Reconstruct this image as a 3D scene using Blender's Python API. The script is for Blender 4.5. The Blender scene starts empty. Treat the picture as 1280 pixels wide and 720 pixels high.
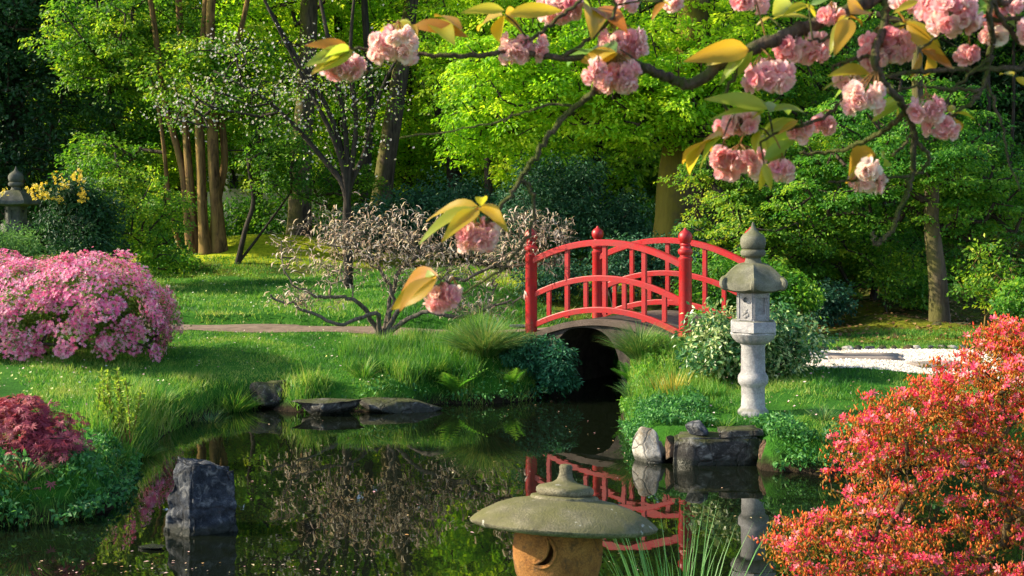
import bpy, bmesh, math, random
import numpy as np
from mathutils import Vector, Matrix
rng = np.random.default_rng(7)
random.seed(7)
PI = math.pi
F, CX, HY, H = 1500.0, 640.0, 270.0, 2.2      # focal length in photo pixels, optical centre, horizon line, eye height above water
COL = bpy.context.scene.collection

def P(px, py, d):
    return np.array([(px-CX)*d/F, d, H-(py-HY)*d/F])

# ------------------------------------------------------------------ objects
def tag(o, label=None, cat=None, group=None, kind=None):
    if label: o['label'] = label
    if cat: o['category'] = cat
    if group: o['group'] = group
    if kind: o['kind'] = kind
    return o

def thing(name, label, cat, loc=(0,0,0), rot=(0,0,0), group=None):
    o = bpy.data.objects.new(name, None)
    o.empty_display_size = .2
    COL.objects.link(o)
    o.location = [float(v) for v in loc]; o.rotation_euler = rot
    return tag(o, label, cat, group)

def copy_tree(o, parent=None):
    c = o.copy(); COL.objects.link(c)
    if parent: c.parent = parent
    for ch in list(o.children): copy_tree(ch, c)
    return c

class MB:
    """collects vertices and faces (with a per-vertex random value) and links them as one mesh"""
    def __init__(s): s.v=[]; s.q=[]; s.t=[]; s.var=[]; s.n=0
    def add(s, v, f, var=0.5):
        v = np.asarray(v, dtype=np.float64).reshape(-1,3)
        f = np.asarray(f, dtype=np.int64)
        if len(f):
            (s.q if f.shape[1]==4 else s.t).append(f+s.n)
        s.v.append(v)
        s.var.append(np.broadcast_to(np.asarray(var,dtype=np.float32), (len(v),)) if np.ndim(var)==0 else np.asarray(var,dtype=np.float32))
        s.n += len(v)
        return s
    def build(s, name, mat, parent=None, smooth=True, local=True):
        v = np.concatenate(s.v); var = np.concatenate(s.var)
        q = np.concatenate(s.q) if s.q else np.zeros((0,4),int)
        t = np.concatenate(s.t) if s.t else np.zeros((0,3),int)
        if parent is not None and local:      # vertices were given in world space
            M = np.array(root_matrix(parent).inverted())
            v = v @ M[:3,:3].T + M[:3,3]
        me = bpy.data.meshes.new(name)
        me.vertices.add(len(v)); me.vertices.foreach_set('co', v.astype(np.float32).ravel())
        nl = len(q)*4+len(t)*3
        me.loops.add(nl); me.loops.foreach_set('vertex_index', np.concatenate([q.ravel(), t.ravel()]).astype(np.int32))
        npoly = len(q)+len(t)
        me.polygons.add(npoly)
        st = np.concatenate([np.arange(len(q))*4, len(q)*4+np.arange(len(t))*3]).astype(np.int32)
        me.polygons.foreach_set('loop_start', st)
        me.polygons.foreach_set('use_smooth', np.full(npoly, bool(smooth)))
        me.update(calc_edges=True)
        a = me.attributes.new('var','FLOAT','POINT'); a.data.foreach_set('value', var.astype(np.float32))
        if mat: me.materials.append(mat)
        o = bpy.data.objects.new(name, me); COL.objects.link(o)
        if parent is not None: o.parent = parent
        return o

def root_matrix(o):
    M = Matrix.LocRotScale(o.location, o.rotation_euler, o.scale)
    return (root_matrix(o.parent) @ M) if o.parent else M

def nrm(a):
    a = np.asarray(a, float)
    return a/np.maximum(np.linalg.norm(a, axis=-1, keepdims=True), 1e-9)

def frames(X, N):
    X = nrm(X); Z = N - (N*X).sum(-1, keepdims=True)*X
    bad = np.linalg.norm(Z, axis=-1) < 1e-4
    Z = Z.copy(); Z[bad] = np.array([.3,.5,.81]) 
    Z = nrm(Z - (Z*X).sum(-1, keepdims=True)*X)
    return X, np.cross(Z, X), Z

def stamp(mb, T, Fc, pos, X, N, sc, var=None):
    """place a template (verts T, faces Fc) at every pos, x axis along X, z axis near N"""
    pos = np.asarray(pos,float); n = len(pos)
    if n == 0: return
    X, Y, Z = frames(np.broadcast_to(X,(n,3)).astype(float), np.broadcast_to(N,(n,3)).astype(float))
    sc = np.asarray(sc,float)
    if sc.ndim==0: sc = np.full(n, float(sc))
    if sc.ndim==1: sc = np.repeat(sc[:,None],3,1)
    T = np.asarray(T,float); k = len(T)
    L = T[None]*sc[:,None,:]
    V = pos[:,None]+L[...,0:1]*X[:,None]+L[...,1:2]*Y[:,None]+L[...,2:3]*Z[:,None]
    if var is None: var = rng.random(n)
    base = (np.arange(n)*k)[:,None,None]
    by = {}
    for f in Fc: by.setdefault(len(f),[]).append(f)
    n0 = mb.n
    first = True
    for m, fs in by.items():
        ff = (np.array(fs)[None]+base).reshape(-1,m)
        if first:
            mb.add(V.reshape(-1,3), ff, np.repeat(var,k)); first=False
        else:
            (mb.q if m==4 else mb.t).append(ff+n0)

# templates ----------------------------------------------------------
LEAF = (np.array([[0,0,0],[.5,.5,.06],[1,0,-.08],[.5,-.5,.06]]), [(0,1,2,3)])
LEAFW = (np.array([[0,0,0],[.35,.42,.1],[.8,.28,.02],[1.08,0,-.14],[.8,-.28,.02],[.35,-.42,.1],[.5,0,0]]), [(0,1,6,5),(1,2,3,6),(5,6,3,4)])
def petal_flower(n=5, cup=.35, w=.34):
    V=[[0,0,0]]; Fc=[]
    for i in range(n):
        a=2*PI*i/n; 
        for r,da,z in ((.55,-w,cup*.6),(1,-w*.55,cup),(1,w*.55,cup),(.55,w,cup*.6)):
            V.append([r*math.cos(a+da*1.2), r*math.sin(a+da*1.2), z])
        b=1+4*i; Fc += [(0,b,b+3),(b,b+1,b+2,b+3)]
    V=np.array(V); return V[:,[2,0,1]], Fc     # faces +X
FLOWER = petal_flower()
def star_leaf(n=7):
    V=[[0,0,0]]; Fc=[]
    for i in range(n):
        a=(-110+220*i/(n-1))*PI/180; L=1-.35*abs(i-(n-1)/2)/((n-1)/2)
        c,s=math.cos(a),math.sin(a)
        for (r,t) in ((.45,.09),(1,0),(.45,-.09)):
            V.append([L*r*c-t*s, L*r*s+t*c, -.15*r*r])
        b=1+3*i; Fc.append((0,b+2,b+1,b))
    return np.array(V),Fc
STAR = star_leaf()
def bent_leaf(nl=7, nw=4, width=.38, droop=.35, fold=.12, tip=.9):
    V=[];Fc=[]
    for i in range(nl+1):
        t=i/nl; w=width*(math.sin(PI*min(1,t**tip*.98+.015))**.8)*.5*(1-.35*t)*1.35
        for j in range(nw+1):
            u=-1+2*j/nw
            V.append([t, u*w, abs(u)*w*fold*3 - droop*t*t + .012*math.sin(9*t+u*2)])
    for i in range(nl):
        for j in range(nw):
            a=i*(nw+1)+j; Fc.append((a,a+1,a+nw+2,a+nw+1))
    return np.array(V),Fc
CHERRYLEAF = bent_leaf()
def blade(nl=4, bend=.5):
    V=[];Fc=[]
    for i in range(nl+1):
        t=i/nl; w=(1-t)**.7*.5
        V += [[t-bend*.25*t*t*t, w, 0],[t-bend*.25*t*t*t,-w,0]]
    V=np.array(V); V[:,2] = -bend*(V[:,0]**2)
    for i in range(nl): a=2*i; Fc.append((a,a+1,a+3,a+2))
    return V,Fc

def unit(n):
    return nrm(rng.normal(size=(n,3)))

# tubes -------------------------------------------------------------
def spline(pts, k=6):
    p = np.asarray(pts,float)
    if len(p)<3:
        t=np.linspace(0,1,k+1)[:,None]; return p[0]*(1-t)+p[-1]*t
    q=np.vstack([2*p[0]-p[1],p,2*p[-1]-p[-2]]); out=[]
    for i in range(1,len(q)-2):
        a,b,c,d=q[i-1],q[i],q[i+1],q[i+2]
        for t in np.arange(k)/k:
            out.append(.5*(2*b+(c-a)*t+(2*a-5*b+4*c-d)*t*t+(3*b-a-3*c+d)*t**3))
    out.append(q[-2]); return np.array(out)

def tube(mb, pts, rad, sides=8, var=.5, bump=0, seed=0, cap=True):
    p=np.asarray(pts,float); n=len(p); rad=np.broadcast_to(np.asarray(rad,float),(n,)) if np.ndim(rad)==0 else np.asarray(rad,float)
    T=nrm(np.gradient(p,axis=0)); up=np.array([0,0,1.]) if abs(T[0][2])<.9 else np.array([0,1.,0])
    V=[]; N=nrm(np.cross(T[0],up))
    for i in range(n):
        N=nrm(N-np.dot(N,T[i])*T[i]); B=np.cross(T[i],N)
        a=np.arange(sides)*2*PI/sides
        r=rad[i]*np.ones(sides)
        if bump: r=r*(1+bump*(np.sin(a*3+seed+i*.13)*.5+np.sin(a*5+seed*2+i*.31)*.35+np.sin(a*2-i*.5+seed)*.35))
        V.append(p[i]+np.outer(r*np.cos(a),N)+np.outer(r*np.sin(a),B))
    V=np.concatenate(V)
    i=np.arange(n-1)[:,None]*sides; j=np.arange(sides)[None]; j2=(j+1)%sides
    Fq=np.stack([i+j,i+j2,i+sides+j2,i+sides+j],-1).reshape(-1,4)
    v=var if np.ndim(var)==0 else np.repeat(var,sides)
    mb.add(V,Fq,v)
    if cap:
        n0=mb.n
        mb.add([p[0],p[-1]],np.zeros((0,3),int),.5)
        base=n0-len(V)
        f=[(n0,base+(k+1)%sides,base+k) for k in range(sides)]+[(n0+1,base+(n-1)*sides+k,base+(n-1)*sides+(k+1)%sides) for k in range(sides)]
        mb.t.append(np.array(f))

def segs(mb, A, B, ra, rb, sides=5):
    A=np.asarray(A,float);B=np.asarray(B,float); n=len(A)
    D=nrm(B-A); U=np.tile([0.13,.21,.97],(n,1)); X=nrm(np.cross(D,U)); Y=np.cross(D,X)
    a=np.arange(sides)*2*PI/sides; c=np.cos(a)[None,:,None]; s=np.sin(a)[None,:,None]
    R=X[:,None]*c+Y[:,None]*s
    V=np.concatenate([A[:,None]+R*ra[:,None,None], B[:,None]+R*rb[:,None,None]],1)
    j=np.arange(sides); q=np.stack([j,(j+1)%sides,sides+(j+1)%sides,sides+j],-1)
    Fq=(q[None]+(np.arange(n)*2*sides)[:,None,None]).reshape(-1,4)
    mb.add(V.reshape(-1,3),Fq,.5)

def lathe(mb, prof, c=(0,0,0), n=32, var=.5, sq=None, rot=0, lobes=0, lob=0):
    """prof: list of (r,z); sq=6 gives a hexagonal section"""
    V=[]; m=len(prof)
    for r,z in prof:
        for k in range(n):
            a=2*PI*k/n+rot; rr=r
            if sq:
                w=2*PI/sq; aa=((a-rot)%w)-w/2; rr=r*math.cos(w/2)/math.cos(aa)
            if lobes: rr*=1+lob*math.cos(lobes*a)
            V.append([c[0]+rr*math.cos(a),c[1]+rr*math.sin(a),c[2]+z])
    i=np.arange(m-1)[:,None]*n; j=np.arange(n)[None]; j2=(j+1)%n
    Fq=np.stack([i+j,i+j2,i+n+j2,i+n+j],-1).reshape(-1,4)
    mb.add(V,Fq,var)
    b=mb.n-len(V)
    mb.add([[c[0],c[1],c[2]+prof[0][1]],[c[0],c[1],c[2]+prof[-1][1]]],np.zeros((0,3),int),var)
    e=mb.n-2
    mb.t.append(np.array([(e,b+(k+1)%n,b+k) for k in range(n)]+[(e+1,b+(m-1)*n+k,b+(m-1)*n+(k+1)%n) for k in range(n)]))

def box(mb, c, s, R=None, var=.5):
    v=np.array([[x,y,z] for z in (-.5,.5) for y in (-.5,.5) for x in (-.5,.5)])*np.array(s)
    if R is not None: v=v@np.array(R).T
    mb.add(v+np.array(c),[(0,2,3,1),(4,5,7,6),(0,1,5,4),(2,6,7,3),(0,4,6,2),(1,3,7,5)],var)

def bevel(o, w=.006, seg=2):
    m=o.modifiers.new('bevel','BEVEL'); m.width=w; m.segments=seg; m.limit_method='ANGLE'; m.angle_limit=.6
    return o

def autosmooth(o, ang=.6):
    me=o.data
    try: me.set_sharp_from_angle(angle=ang)
    except Exception: pass
    return o

_off = rng.random((24,3))*20
_frq = unit(24)*np.repeat(1.9**np.arange(6),4)[:,None]
_amp = np.repeat(.55**np.arange(6),4)
def fbm(p, scale=1., seed=0., octs=6):
    p=np.asarray(p,float)*scale+seed*3.17
    k=octs*4
    # domain warp for less regular waves
    w=np.sin(p@_frq[:3].T*1.7+_off[:3,0])*.6
    q=p+w
    s=np.zeros(p.shape[:-1])
    for i in range(k):
        s=s+_amp[i]*np.sin(q@_frq[i]*2.3+_off[i,1]+seed*i)
    return s/4

def rock(name, c, size, seed, mat, parent=None, cuts=7, rough=.07, rot=0, flat=.0, sub=4, tilt=0):
    bm=bmesh.new(); bmesh.ops.create_icosphere(bm,subdivisions=sub,radius=1)
    v=np.array([x.co[:] for x in bm.verts]); f=np.array([[x.index for x in g.verts] for g in bm.faces]); bm.free()
    r=np.random.default_rng(seed)
    for k in range(cuts):
        n=nrm(r.normal(size=3)*np.array([1,1,.8])); d=.42+.3*r.random()
        e=np.maximum(v@n-d,0); v=v-np.outer(e*.96,n)
    if flat:
        e=np.maximum(v[:,2]-flat,0); v[:,2]-=e*.95
    v=v+nrm(v)*(fbm(v,1.6,seed)*rough*1.3+fbm(v,6,seed+3)*rough*.35+fbm(v,15,seed+9)*rough*.12)[:,None]
    v=v*np.array(size)
    R=np.array(Matrix.Rotation(rot,3,'Z')@Matrix.Rotation(tilt,3,'Y')); v=v@R.T+np.array(c)
    return MB().add(v,f).build(name,mat,parent)

# ------------------------------------------------------------------ materials
def newmat(name):
    m=bpy.data.materials.new(name); m.use_nodes=True
    nt=m.node_tree; b=nt.nodes['Principled BSDF']; return m,nt,b
def node(nt,t,**k):
    n=nt.nodes.new(t)
    for a,v in k.items():
        if a.startswith('i_'): n.inputs[a[2:].replace('_',' ')].default_value=v
        else: setattr(n,a,v)
    return n
def ramp(nt, stops, fac=None):
    r=nt.nodes.new('ShaderNodeValToRGB'); e=r.color_ramp.elements
    while len(e)<len(stops): e.new(.5)
    for x,(p,c) in zip(e,stops): x.position=p; x.color=(*c,1) if len(c)==3 else c
    if fac is not None: nt.links.new(fac,r.inputs['Fac'])
    return r
def noise(nt, scale, detail=4, rough=.55, vec=None, dist=0):
    n=node(nt,'ShaderNodeTexNoise'); n.inputs['Scale'].default_value=scale; n.inputs['Detail'].default_value=detail
    n.inputs['Roughness'].default_value=rough; n.inputs['Distortion'].default_value=dist
    if vec is not None: nt.links.new(vec,n.inputs['Vector'])
    return n
def coords(nt, kind='Object'):
    return nt.nodes.new('ShaderNodeTexCoord').outputs[kind]
def geopos(nt): return nt.nodes.new('ShaderNodeNewGeometry').outputs['Position']
def mixc(nt, fac, a, b, blend='MIX'):
    m=node(nt,'ShaderNodeMix',data_type='RGBA',blend_type=blend)
    for s,v in (('Factor',fac),('A',a),('B',b)):
        i=m.inputs[0] if s=='Factor' else (m.inputs[6] if s=='A' else m.inputs[7])
        if hasattr(v,'links') or hasattr(v,'is_output'): nt.links.new(v,i)
        else: i.default_value=(*v,1) if isinstance(v,(tuple,list)) and len(v)==3 else v
    return m.outputs[2]
def math_(nt, op, a, b=None, clamp=False):
    m=node(nt,'ShaderNodeMath',operation=op,use_clamp=clamp)
    for i,v in enumerate((a,b)):
        if v is None: continue
        if hasattr(v,'is_output'): nt.links.new(v,m.inputs[i])
        else: m.inputs[i].default_value=v
    return m.outputs[0]
def bump(nt, b, h, strength=.4, dist=.02):
    n=node(nt,'ShaderNodeBump'); n.inputs['Strength'].default_value=strength; n.inputs['Distance'].default_value=dist
    nt.links.new(h,n.inputs['Height']); nt.links.new(n.outputs[0],b.inputs['Normal'])

def leafmat(name, stops, trans=.4, rough=.5, patch=.35, pscale=.8, spec=.35, tint=1.25):
    """stops: colours across the per-leaf random value; large soft patches of different growth on top"""
    stops=[tuple(min(.92,x*1.3) for x in s) if (s[1]>s[0]*1.02 and s[1]>s[2]) else s for s in stops]
    m,nt,b=newmat(name)
    at=node(nt,'ShaderNodeAttribute',attribute_name='var')
    nz=noise(nt,pscale,3,.6,geopos(nt))
    f=math_(nt,'MULTIPLY_ADD',math_(nt,'SUBTRACT',nz.outputs['Fac'],.5),patch*3); f.node.inputs[2].default_value=0
    nt.links.new(at.outputs['Fac'],f.node.inputs[2])
    f=math_(nt,'ADD',f,0,True)
    r=ramp(nt,[(i/(max(1,len(stops)-1)),c) for i,c in enumerate(stops)],f)
    nt.links.new(r.outputs[0],b.inputs['Base Color']); b.inputs['Roughness'].default_value=rough
    b.inputs['Specular IOR Level'].default_value=spec
    if trans>0:
        tr=node(nt,'ShaderNodeBsdfTranslucent'); mx=node(nt,'ShaderNodeMixShader'); mx.inputs[0].default_value=trans
        tc=mixc(nt,1.0,r.outputs[0],(tint,tint,.75),'MULTIPLY')
        nt.links.new(tc,tr.inputs['Color'])
        nt.links.new(b.outputs[0],mx.inputs[1]); nt.links.new(tr.outputs[0],mx.inputs[2])
        nt.links.new(mx.outputs[0],nt.nodes['Material Output'].inputs['Surface'])
    return m

def barkmat(name, c1, c2, moss=None, mossamt=.5, side=(-.7,-.4,.3), scale=6):
    m,nt,b=newmat(name); pos=geopos(nt)
    mp=node(nt,'ShaderNodeMapping'); mp.inputs['Scale'].default_value=(1,1,.18); nt.links.new(pos,mp.inputs[0])
    n1=noise(nt,scale*2.2,6,.65,mp.outputs[0],.6); n2=noise(nt,scale*.35,3,.6,pos)
    c=ramp(nt,[(.32,c1),(.66,c2)],n1.outputs['Fac']).outputs[0]
    if moss:  # moss on the left-facing side; for B_brown a painted sunlit tan
        g=nt.nodes.new('ShaderNodeNewGeometry')
        d=node(nt,'ShaderNodeVectorMath',operation='DOT_PRODUCT'); nt.links.new(g.outputs['Normal'],d.inputs[0]); d.inputs[1].default_value=side
        f=math_(nt,'ADD',math_(nt,'MULTIPLY',d.outputs['Value'],.5),math_(nt,'SUBTRACT',n2.outputs['Fac'],.5-mossamt*.35))
        f=ramp(nt,[(.2,(0,0,0)),(.45,(1,1,1))],f).outputs[0]
        c=mixc(nt,f,c,mixc(nt,n1.outputs['Fac'],moss,tuple(x*.45 for x in moss)))
    nt.links.new(c,b.inputs['Base Color']); b.inputs['Roughness'].default_value=.9; b.inputs['Specular IOR Level'].default_value=.15
    bump(nt,b,n1.outputs['Fac'],.8,.03)
    return m

def stonemat(name, stops, scale=3, moss=None, mossamt=.5, lichen=None, bumpd=.012, speck=.3, stain=None, crack=0, wet=False):
    m,nt,b=newmat(name); pos=geopos(nt)
    n1=noise(nt,scale,6,.62,pos,.3); n2=noise(nt,scale*14,4,.7,pos); n3=noise(nt,scale*.7,4,.6,pos)
    c=ramp(nt,[(.3+.4*i/(len(stops)-1),s) for i,s in enumerate(stops)],n1.outputs['Fac']).outputs[0]
    sp=ramp(nt,[(.35,(1-speck,)*3),(.62,(1,1,1))],n2.outputs['Fac']).outputs[0]
    c=mixc(nt,1.0,c,sp,'MULTIPLY')
    if stain:
        st=noise(nt,scale*1.6,5,.65,pos,1.)
        c=mixc(nt,ramp(nt,[(.52,(0,0,0)),(.68,(1,1,1))],st.outputs['Fac']).outputs[0],c,stain)
    if moss:
        g=nt.nodes.new('ShaderNodeNewGeometry'); sx=node(nt,'ShaderNodeSeparateXYZ'); nt.links.new(g.outputs['Normal'],sx.inputs[0])
        f=math_(nt,'ADD',math_(nt,'MULTIPLY',sx.outputs['Z'],.45),math_(nt,'SUBTRACT',n3.outputs['Fac'],.75-mossamt*.5))
        f=ramp(nt,[(.05,(0,0,0)),(.4,(1,1,1))],f).outputs[0]
        c=mixc(nt,f,c,mixc(nt,n2.outputs['Fac'],moss,tuple(x*.5 for x in moss)))
    if lichen:
        lw=noise(nt,lichen[1],7,.68,pos,.4)
        f=ramp(nt,[(lichen[2],(0,0,0)),(lichen[2]+.02,(.85,.85,.85))],lw.outputs['Fac']).outputs[0]
        c=mixc(nt,f,c,lichen[0])
    if wet:      # tide line: wet, algae-darkened stone just above the water
        sz=node(nt,'ShaderNodeSeparateXYZ'); nt.links.new(pos,sz.inputs[0])
        f=math_(nt,'MULTIPLY',math_(nt,'SUBTRACT',.075,math_(nt,'ADD',sz.outputs['Z'],math_(nt,'MULTIPLY',math_(nt,'SUBTRACT',n3.outputs['Fac'],.5),.12))),28,True)
        c=mixc(nt,math_(nt,'MULTIPLY',f,.85),c,(.014,.017,.009))
    nt.links.new(c,b.inputs['Base Color']); b.inputs['Roughness'].default_value=.88; b.inputs['Specular IOR Level'].default_value=.25
    if wet: nt.links.new(ramp(nt,[(0,(.88,)*3),(1,(.25,)*3)],f).outputs[0],b.inputs['Roughness'])
    h=math_(nt,'ADD',n1.outputs['Fac'],math_(nt,'MULTIPLY',n2.outputs['Fac'],.5))
    if crack:
        wp=mixc(nt,.12,pos,n3.outputs['Color']); vo=node(nt,'ShaderNodeTexVoronoi',feature='DISTANCE_TO_EDGE'); vo.inputs['Scale'].default_value=crack; nt.links.new(wp,vo.inputs['Vector'])
        e=ramp(nt,[(0,(0,0,0)),(.05,(1,1,1))],vo.outputs['Distance']).outputs[0]
        c=mixc(nt,math_(nt,'MULTIPLY',math_(nt,'SUBTRACT',1.0,e),.55),c,(.015,.013,.01)); nt.links.new(c,b.inputs['Base Color'])
        h=math_(nt,'ADD',h,math_(nt,'MULTIPLY',e,.35))
    bump(nt,b,h,.7,bumpd)
    return m
# ------------------------------------------------------------------ the lie of the land
def W0(px, py, z=0.0):
    d=(H-z)*F/(py-HY); return ((px-CX)*d/F, d)
BL0=np.array([.25,15.6]); BU=np.array([.82,-.573]); BV=np.array([.573,.82])     # bridge: front left post, along, across
BW, BLEN, BT = 1.68, 2.22, .85
mouth=BL0+BU*BT
pond=[(-5,6.2),(-4.6,7.4)]+[W0(*p) for p in ((-60,668),(0,660),(60,656),(110,650),(140,637),(158,615),(166,590),(172,568),(196,552),(232,532),(268,520),(300,513),(330,510),(370,516),
      (460,515),(520,510),(560,505),(600,506),(650,503),(685,498))]
pond+=[tuple(mouth-BU*.5),tuple(mouth-BU*.5+BV*1.45),tuple(mouth+BU*.5+BV*1.45),tuple(mouth+BU*.5)]
pond+=[W0(*p) for p in ((782,512),(778,530),(786,556),(800,574),(848,577),(900,578),(946,580),(952,588),(985,590),(1030,594),(1080,590),(1150,585),(1300,575))]
pond+=[(8.5,10.2),(8.5,8),(5.2,7.3),(3.3,6.75),(2.3,6.1),(1.2,5.72),(0,5.6),(-1.5,5.55),(-3.2,5.6)]
pond=np.array(pond)

def sdist(x,y):
    x=np.asarray(x,float); y=np.asarray(y,float)
    best=np.full(x.shape,1e9); inside=np.zeros(x.shape,bool)
    for i in range(len(pond)):
        a=pond[i]; b=pond[(i+1)%len(pond)]
        ab=b-a; t=np.clip(((x-a[0])*ab[0]+(y-a[1])*ab[1])/(ab@ab),0,1)
        dd=np.hypot(x-a[0]-t*ab[0],y-a[1]-t*ab[1]); best=np.minimum(best,dd)
        c=((a[1]>y)!=(b[1]>y))&(x<(b[0]-a[0])*(y-a[1])/(b[1]-a[1]+1e-12)+a[0])
        inside^=c
    return np.where(inside,-best,best)
def sm(t): t=np.clip(t,0,1); return t*t*(3-2*t)
def gz(x,y):
    x=np.asarray(x,float); y=np.asarray(y,float)
    s=sdist(x,y)
    s=s+.07*np.sin(x*5.1+np.sin(y*4))*np.sin(y*6.3+1)*(y<13.9)
    st=.28-.15*((x>.9)&(y<14.5)&(y>9.5)); land=.27*sm(s/st)+.38*(1-np.exp(-np.maximum(s,0)/2.2))-.03
    z=np.where(s>0,land,-.03-.55*sm(-s/.5))
    z=z+.028*np.maximum(y-17,0)*(s>0)
    # the approach to the bridge at both ends
    a=(x-BL0[0])*BU[0]+(y-BL0[1])*BU[1]; b=(x-BL0[0])*BV[0]+(y-BL0[1])*BV[1]
    da=np.maximum(np.maximum(-.02-a,a-(BLEN+.02)),0); db=np.maximum(np.maximum(-.1-b,b-(BW+.1)),0)
    out=(a<.1)|(a>BLEN-.1)|(b>BW-.12)
    fr=sm((a-BT-.42)/.3)+sm((BT-.5-a)/.3); db=np.maximum(db-.5*fr*(b<0),0); out=out|(fr>.3)
    w=np.exp(-(da/1.3)**2-(db/.55)**2)*out*sm(s/.22)
    z=z*(1-w)+.66*w
    # kerb-like turf step behind the left path, the mossy knoll beyond the lawn, and rough ground in the wood
    z=z+.13*sm((y-17.75+.02*x)/.12)*sm((-.2-x)/.8)
    k=((x+5.6)/3.3)**2+((y-27.5)/2.6)**2; z=z+.75*np.exp(-k*1.3)
    k=((x-.2)/2.6)**2+((y-23)/2.0)**2; z=z+.35*np.exp(-k)
    z=z+11*sm((y-50-2*np.sin(x*.11))/16)+.8*np.sin(x*.2)*sm((y-52)/10)
    rough=sm((y-16)/3)*sm((x-2)/2)
    z=z+rough*(.09*np.sin(x*1.9+y*.7)*np.sin(y*1.3+.5)+.05*np.sin(x*4.1)*np.sin(y*3.7))
    z=z+.012*np.sin(x*3.3+1)*np.sin(y*2.9)*(s>.4)
    return z
def g1(x,y): return float(gz(np.array([x]),np.array([y]))[0])
def gp(px,d):
    x=(px-CX)*d/F; return np.array([x,d,g1(x,d)])

def axis(a,b,step,lo,hi,grow=1.13):
    c=list(np.arange(a,b+1e-6,step)); s=step; v=b
    while v<hi: s*=grow; v+=s; c.append(v)
    s=step; v=a
    while v>lo: s*=grow; v-=s; c.insert(0,v)
    return np.array(c)
gx=axis(-7,6.2,.075,-75,75); gy=axis(5.2,18.6,.075,-30,120)
XX,YY=np.meshgrid(gx,gy); ZZ=gz(XX,YY)
V=np.stack([XX,YY,ZZ],-1).reshape(-1,3); nx=len(gx)
i=np.arange(len(gy)-1)[:,None]*nx; j=np.arange(nx-1)[None]
Q=np.stack([i+j,i+j+1,i+nx+j+1,i+nx+j],-1).reshape(-1,4)

m,nt,b=newmat('turf and forest floor'); pos=geopos(nt)
sx=node(nt,'ShaderNodeSeparateXYZ'); nt.links.new(pos,sx.inputs[0])
n1=noise(nt,.9,5,.6,pos); n2=noise(nt,9,5,.7,pos); n3=noise(nt,60,3,.7,pos)
grass=ramp(nt,[(.3,(.015,.07,.008)),(.5,(.04,.15,.014)),(.7,(.10,.24,.025))],math_(nt,'ADD',math_(nt,'MULTIPLY',n1.outputs['Fac'],.5),math_(nt,'MULTIPLY',n2.outputs['Fac'],.5))).outputs[0]
moss=ramp(nt,[(.36,(.018,.016,.007)),(.47,(.045,.06,.01)),(.6,(.15,.17,.012)),(.75,(.3,.26,.02))],math_(nt,'ADD',math_(nt,'MULTIPLY',n1.outputs['Fac'],.65),math_(nt,'MULTIPLY',n2.outputs['Fac'],.35))).outputs[0]
soil=ramp(nt,[(.3,(.012,.009,.006)),(.7,(.05,.036,.022))],n2.outputs['Fac']).outputs[0]
# forest floor to the right behind the path and beyond the far lawn
fx=math_(nt,'ADD',math_(nt,'MULTIPLY',sx.outputs['X'],.45),sx.outputs['Y'])
fl=math_(nt,'ADD',fx,math_(nt,'MULTIPLY',math_(nt,'SUBTRACT',n1.outputs['Fac'],.5),4))
mr=ramp(nt,[(.0,(0,0,0)),(1,(1,1,1))],math_(nt,'MULTIPLY',math_(nt,'SUBTRACT',fl,17.9),.9,True)).outputs[0]
right=math_(nt,'MULTIPLY',math_(nt,'ADD',sx.outputs['X'],.4),2,True)
far=math_(nt,'MULTIPLY',math_(nt,'SUBTRACT',math_(nt,'ADD',sx.outputs['Y'],math_(nt,'MULTIPLY',n1.outputs['Fac'],2)),24.6),1.5,True)
mask=math_(nt,'MAXIMUM',math_(nt,'MULTIPLY',mr,right),far)
c=mixc(nt,mask,grass,moss)
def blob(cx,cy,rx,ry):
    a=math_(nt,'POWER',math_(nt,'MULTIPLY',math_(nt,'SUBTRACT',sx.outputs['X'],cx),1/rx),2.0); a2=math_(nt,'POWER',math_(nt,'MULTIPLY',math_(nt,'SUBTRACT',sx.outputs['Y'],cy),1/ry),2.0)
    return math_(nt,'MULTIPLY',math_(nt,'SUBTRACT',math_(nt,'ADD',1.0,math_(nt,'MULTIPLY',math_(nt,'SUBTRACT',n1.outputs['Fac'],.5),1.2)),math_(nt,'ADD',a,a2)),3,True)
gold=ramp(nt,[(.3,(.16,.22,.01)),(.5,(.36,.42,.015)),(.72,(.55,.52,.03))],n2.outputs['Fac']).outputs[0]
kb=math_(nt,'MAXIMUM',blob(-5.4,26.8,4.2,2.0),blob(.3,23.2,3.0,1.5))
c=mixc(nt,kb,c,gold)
low=math_(nt,'MULTIPLY',math_(nt,'SUBTRACT',.25,math_(nt,'ADD',sx.outputs['Z'],math_(nt,'MULTIPLY',n2.outputs['Fac'],.2))),9,True)
c=mixc(nt,low,c,soil)
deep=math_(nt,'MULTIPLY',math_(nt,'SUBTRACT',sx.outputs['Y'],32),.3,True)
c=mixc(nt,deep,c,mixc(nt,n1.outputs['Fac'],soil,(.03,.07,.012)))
nt.links.new(c,b.inputs['Base Color']); b.inputs['Roughness'].default_value=.95; b.inputs['Specular IOR Level'].default_value=.1
bump(nt,b,math_(nt,'ADD',n2.outputs['Fac'],n3.outputs['Fac']),.8,.04)
M_ground=m
tag(MB().add(V,Q).build('ground',M_ground),kind='structure')

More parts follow.
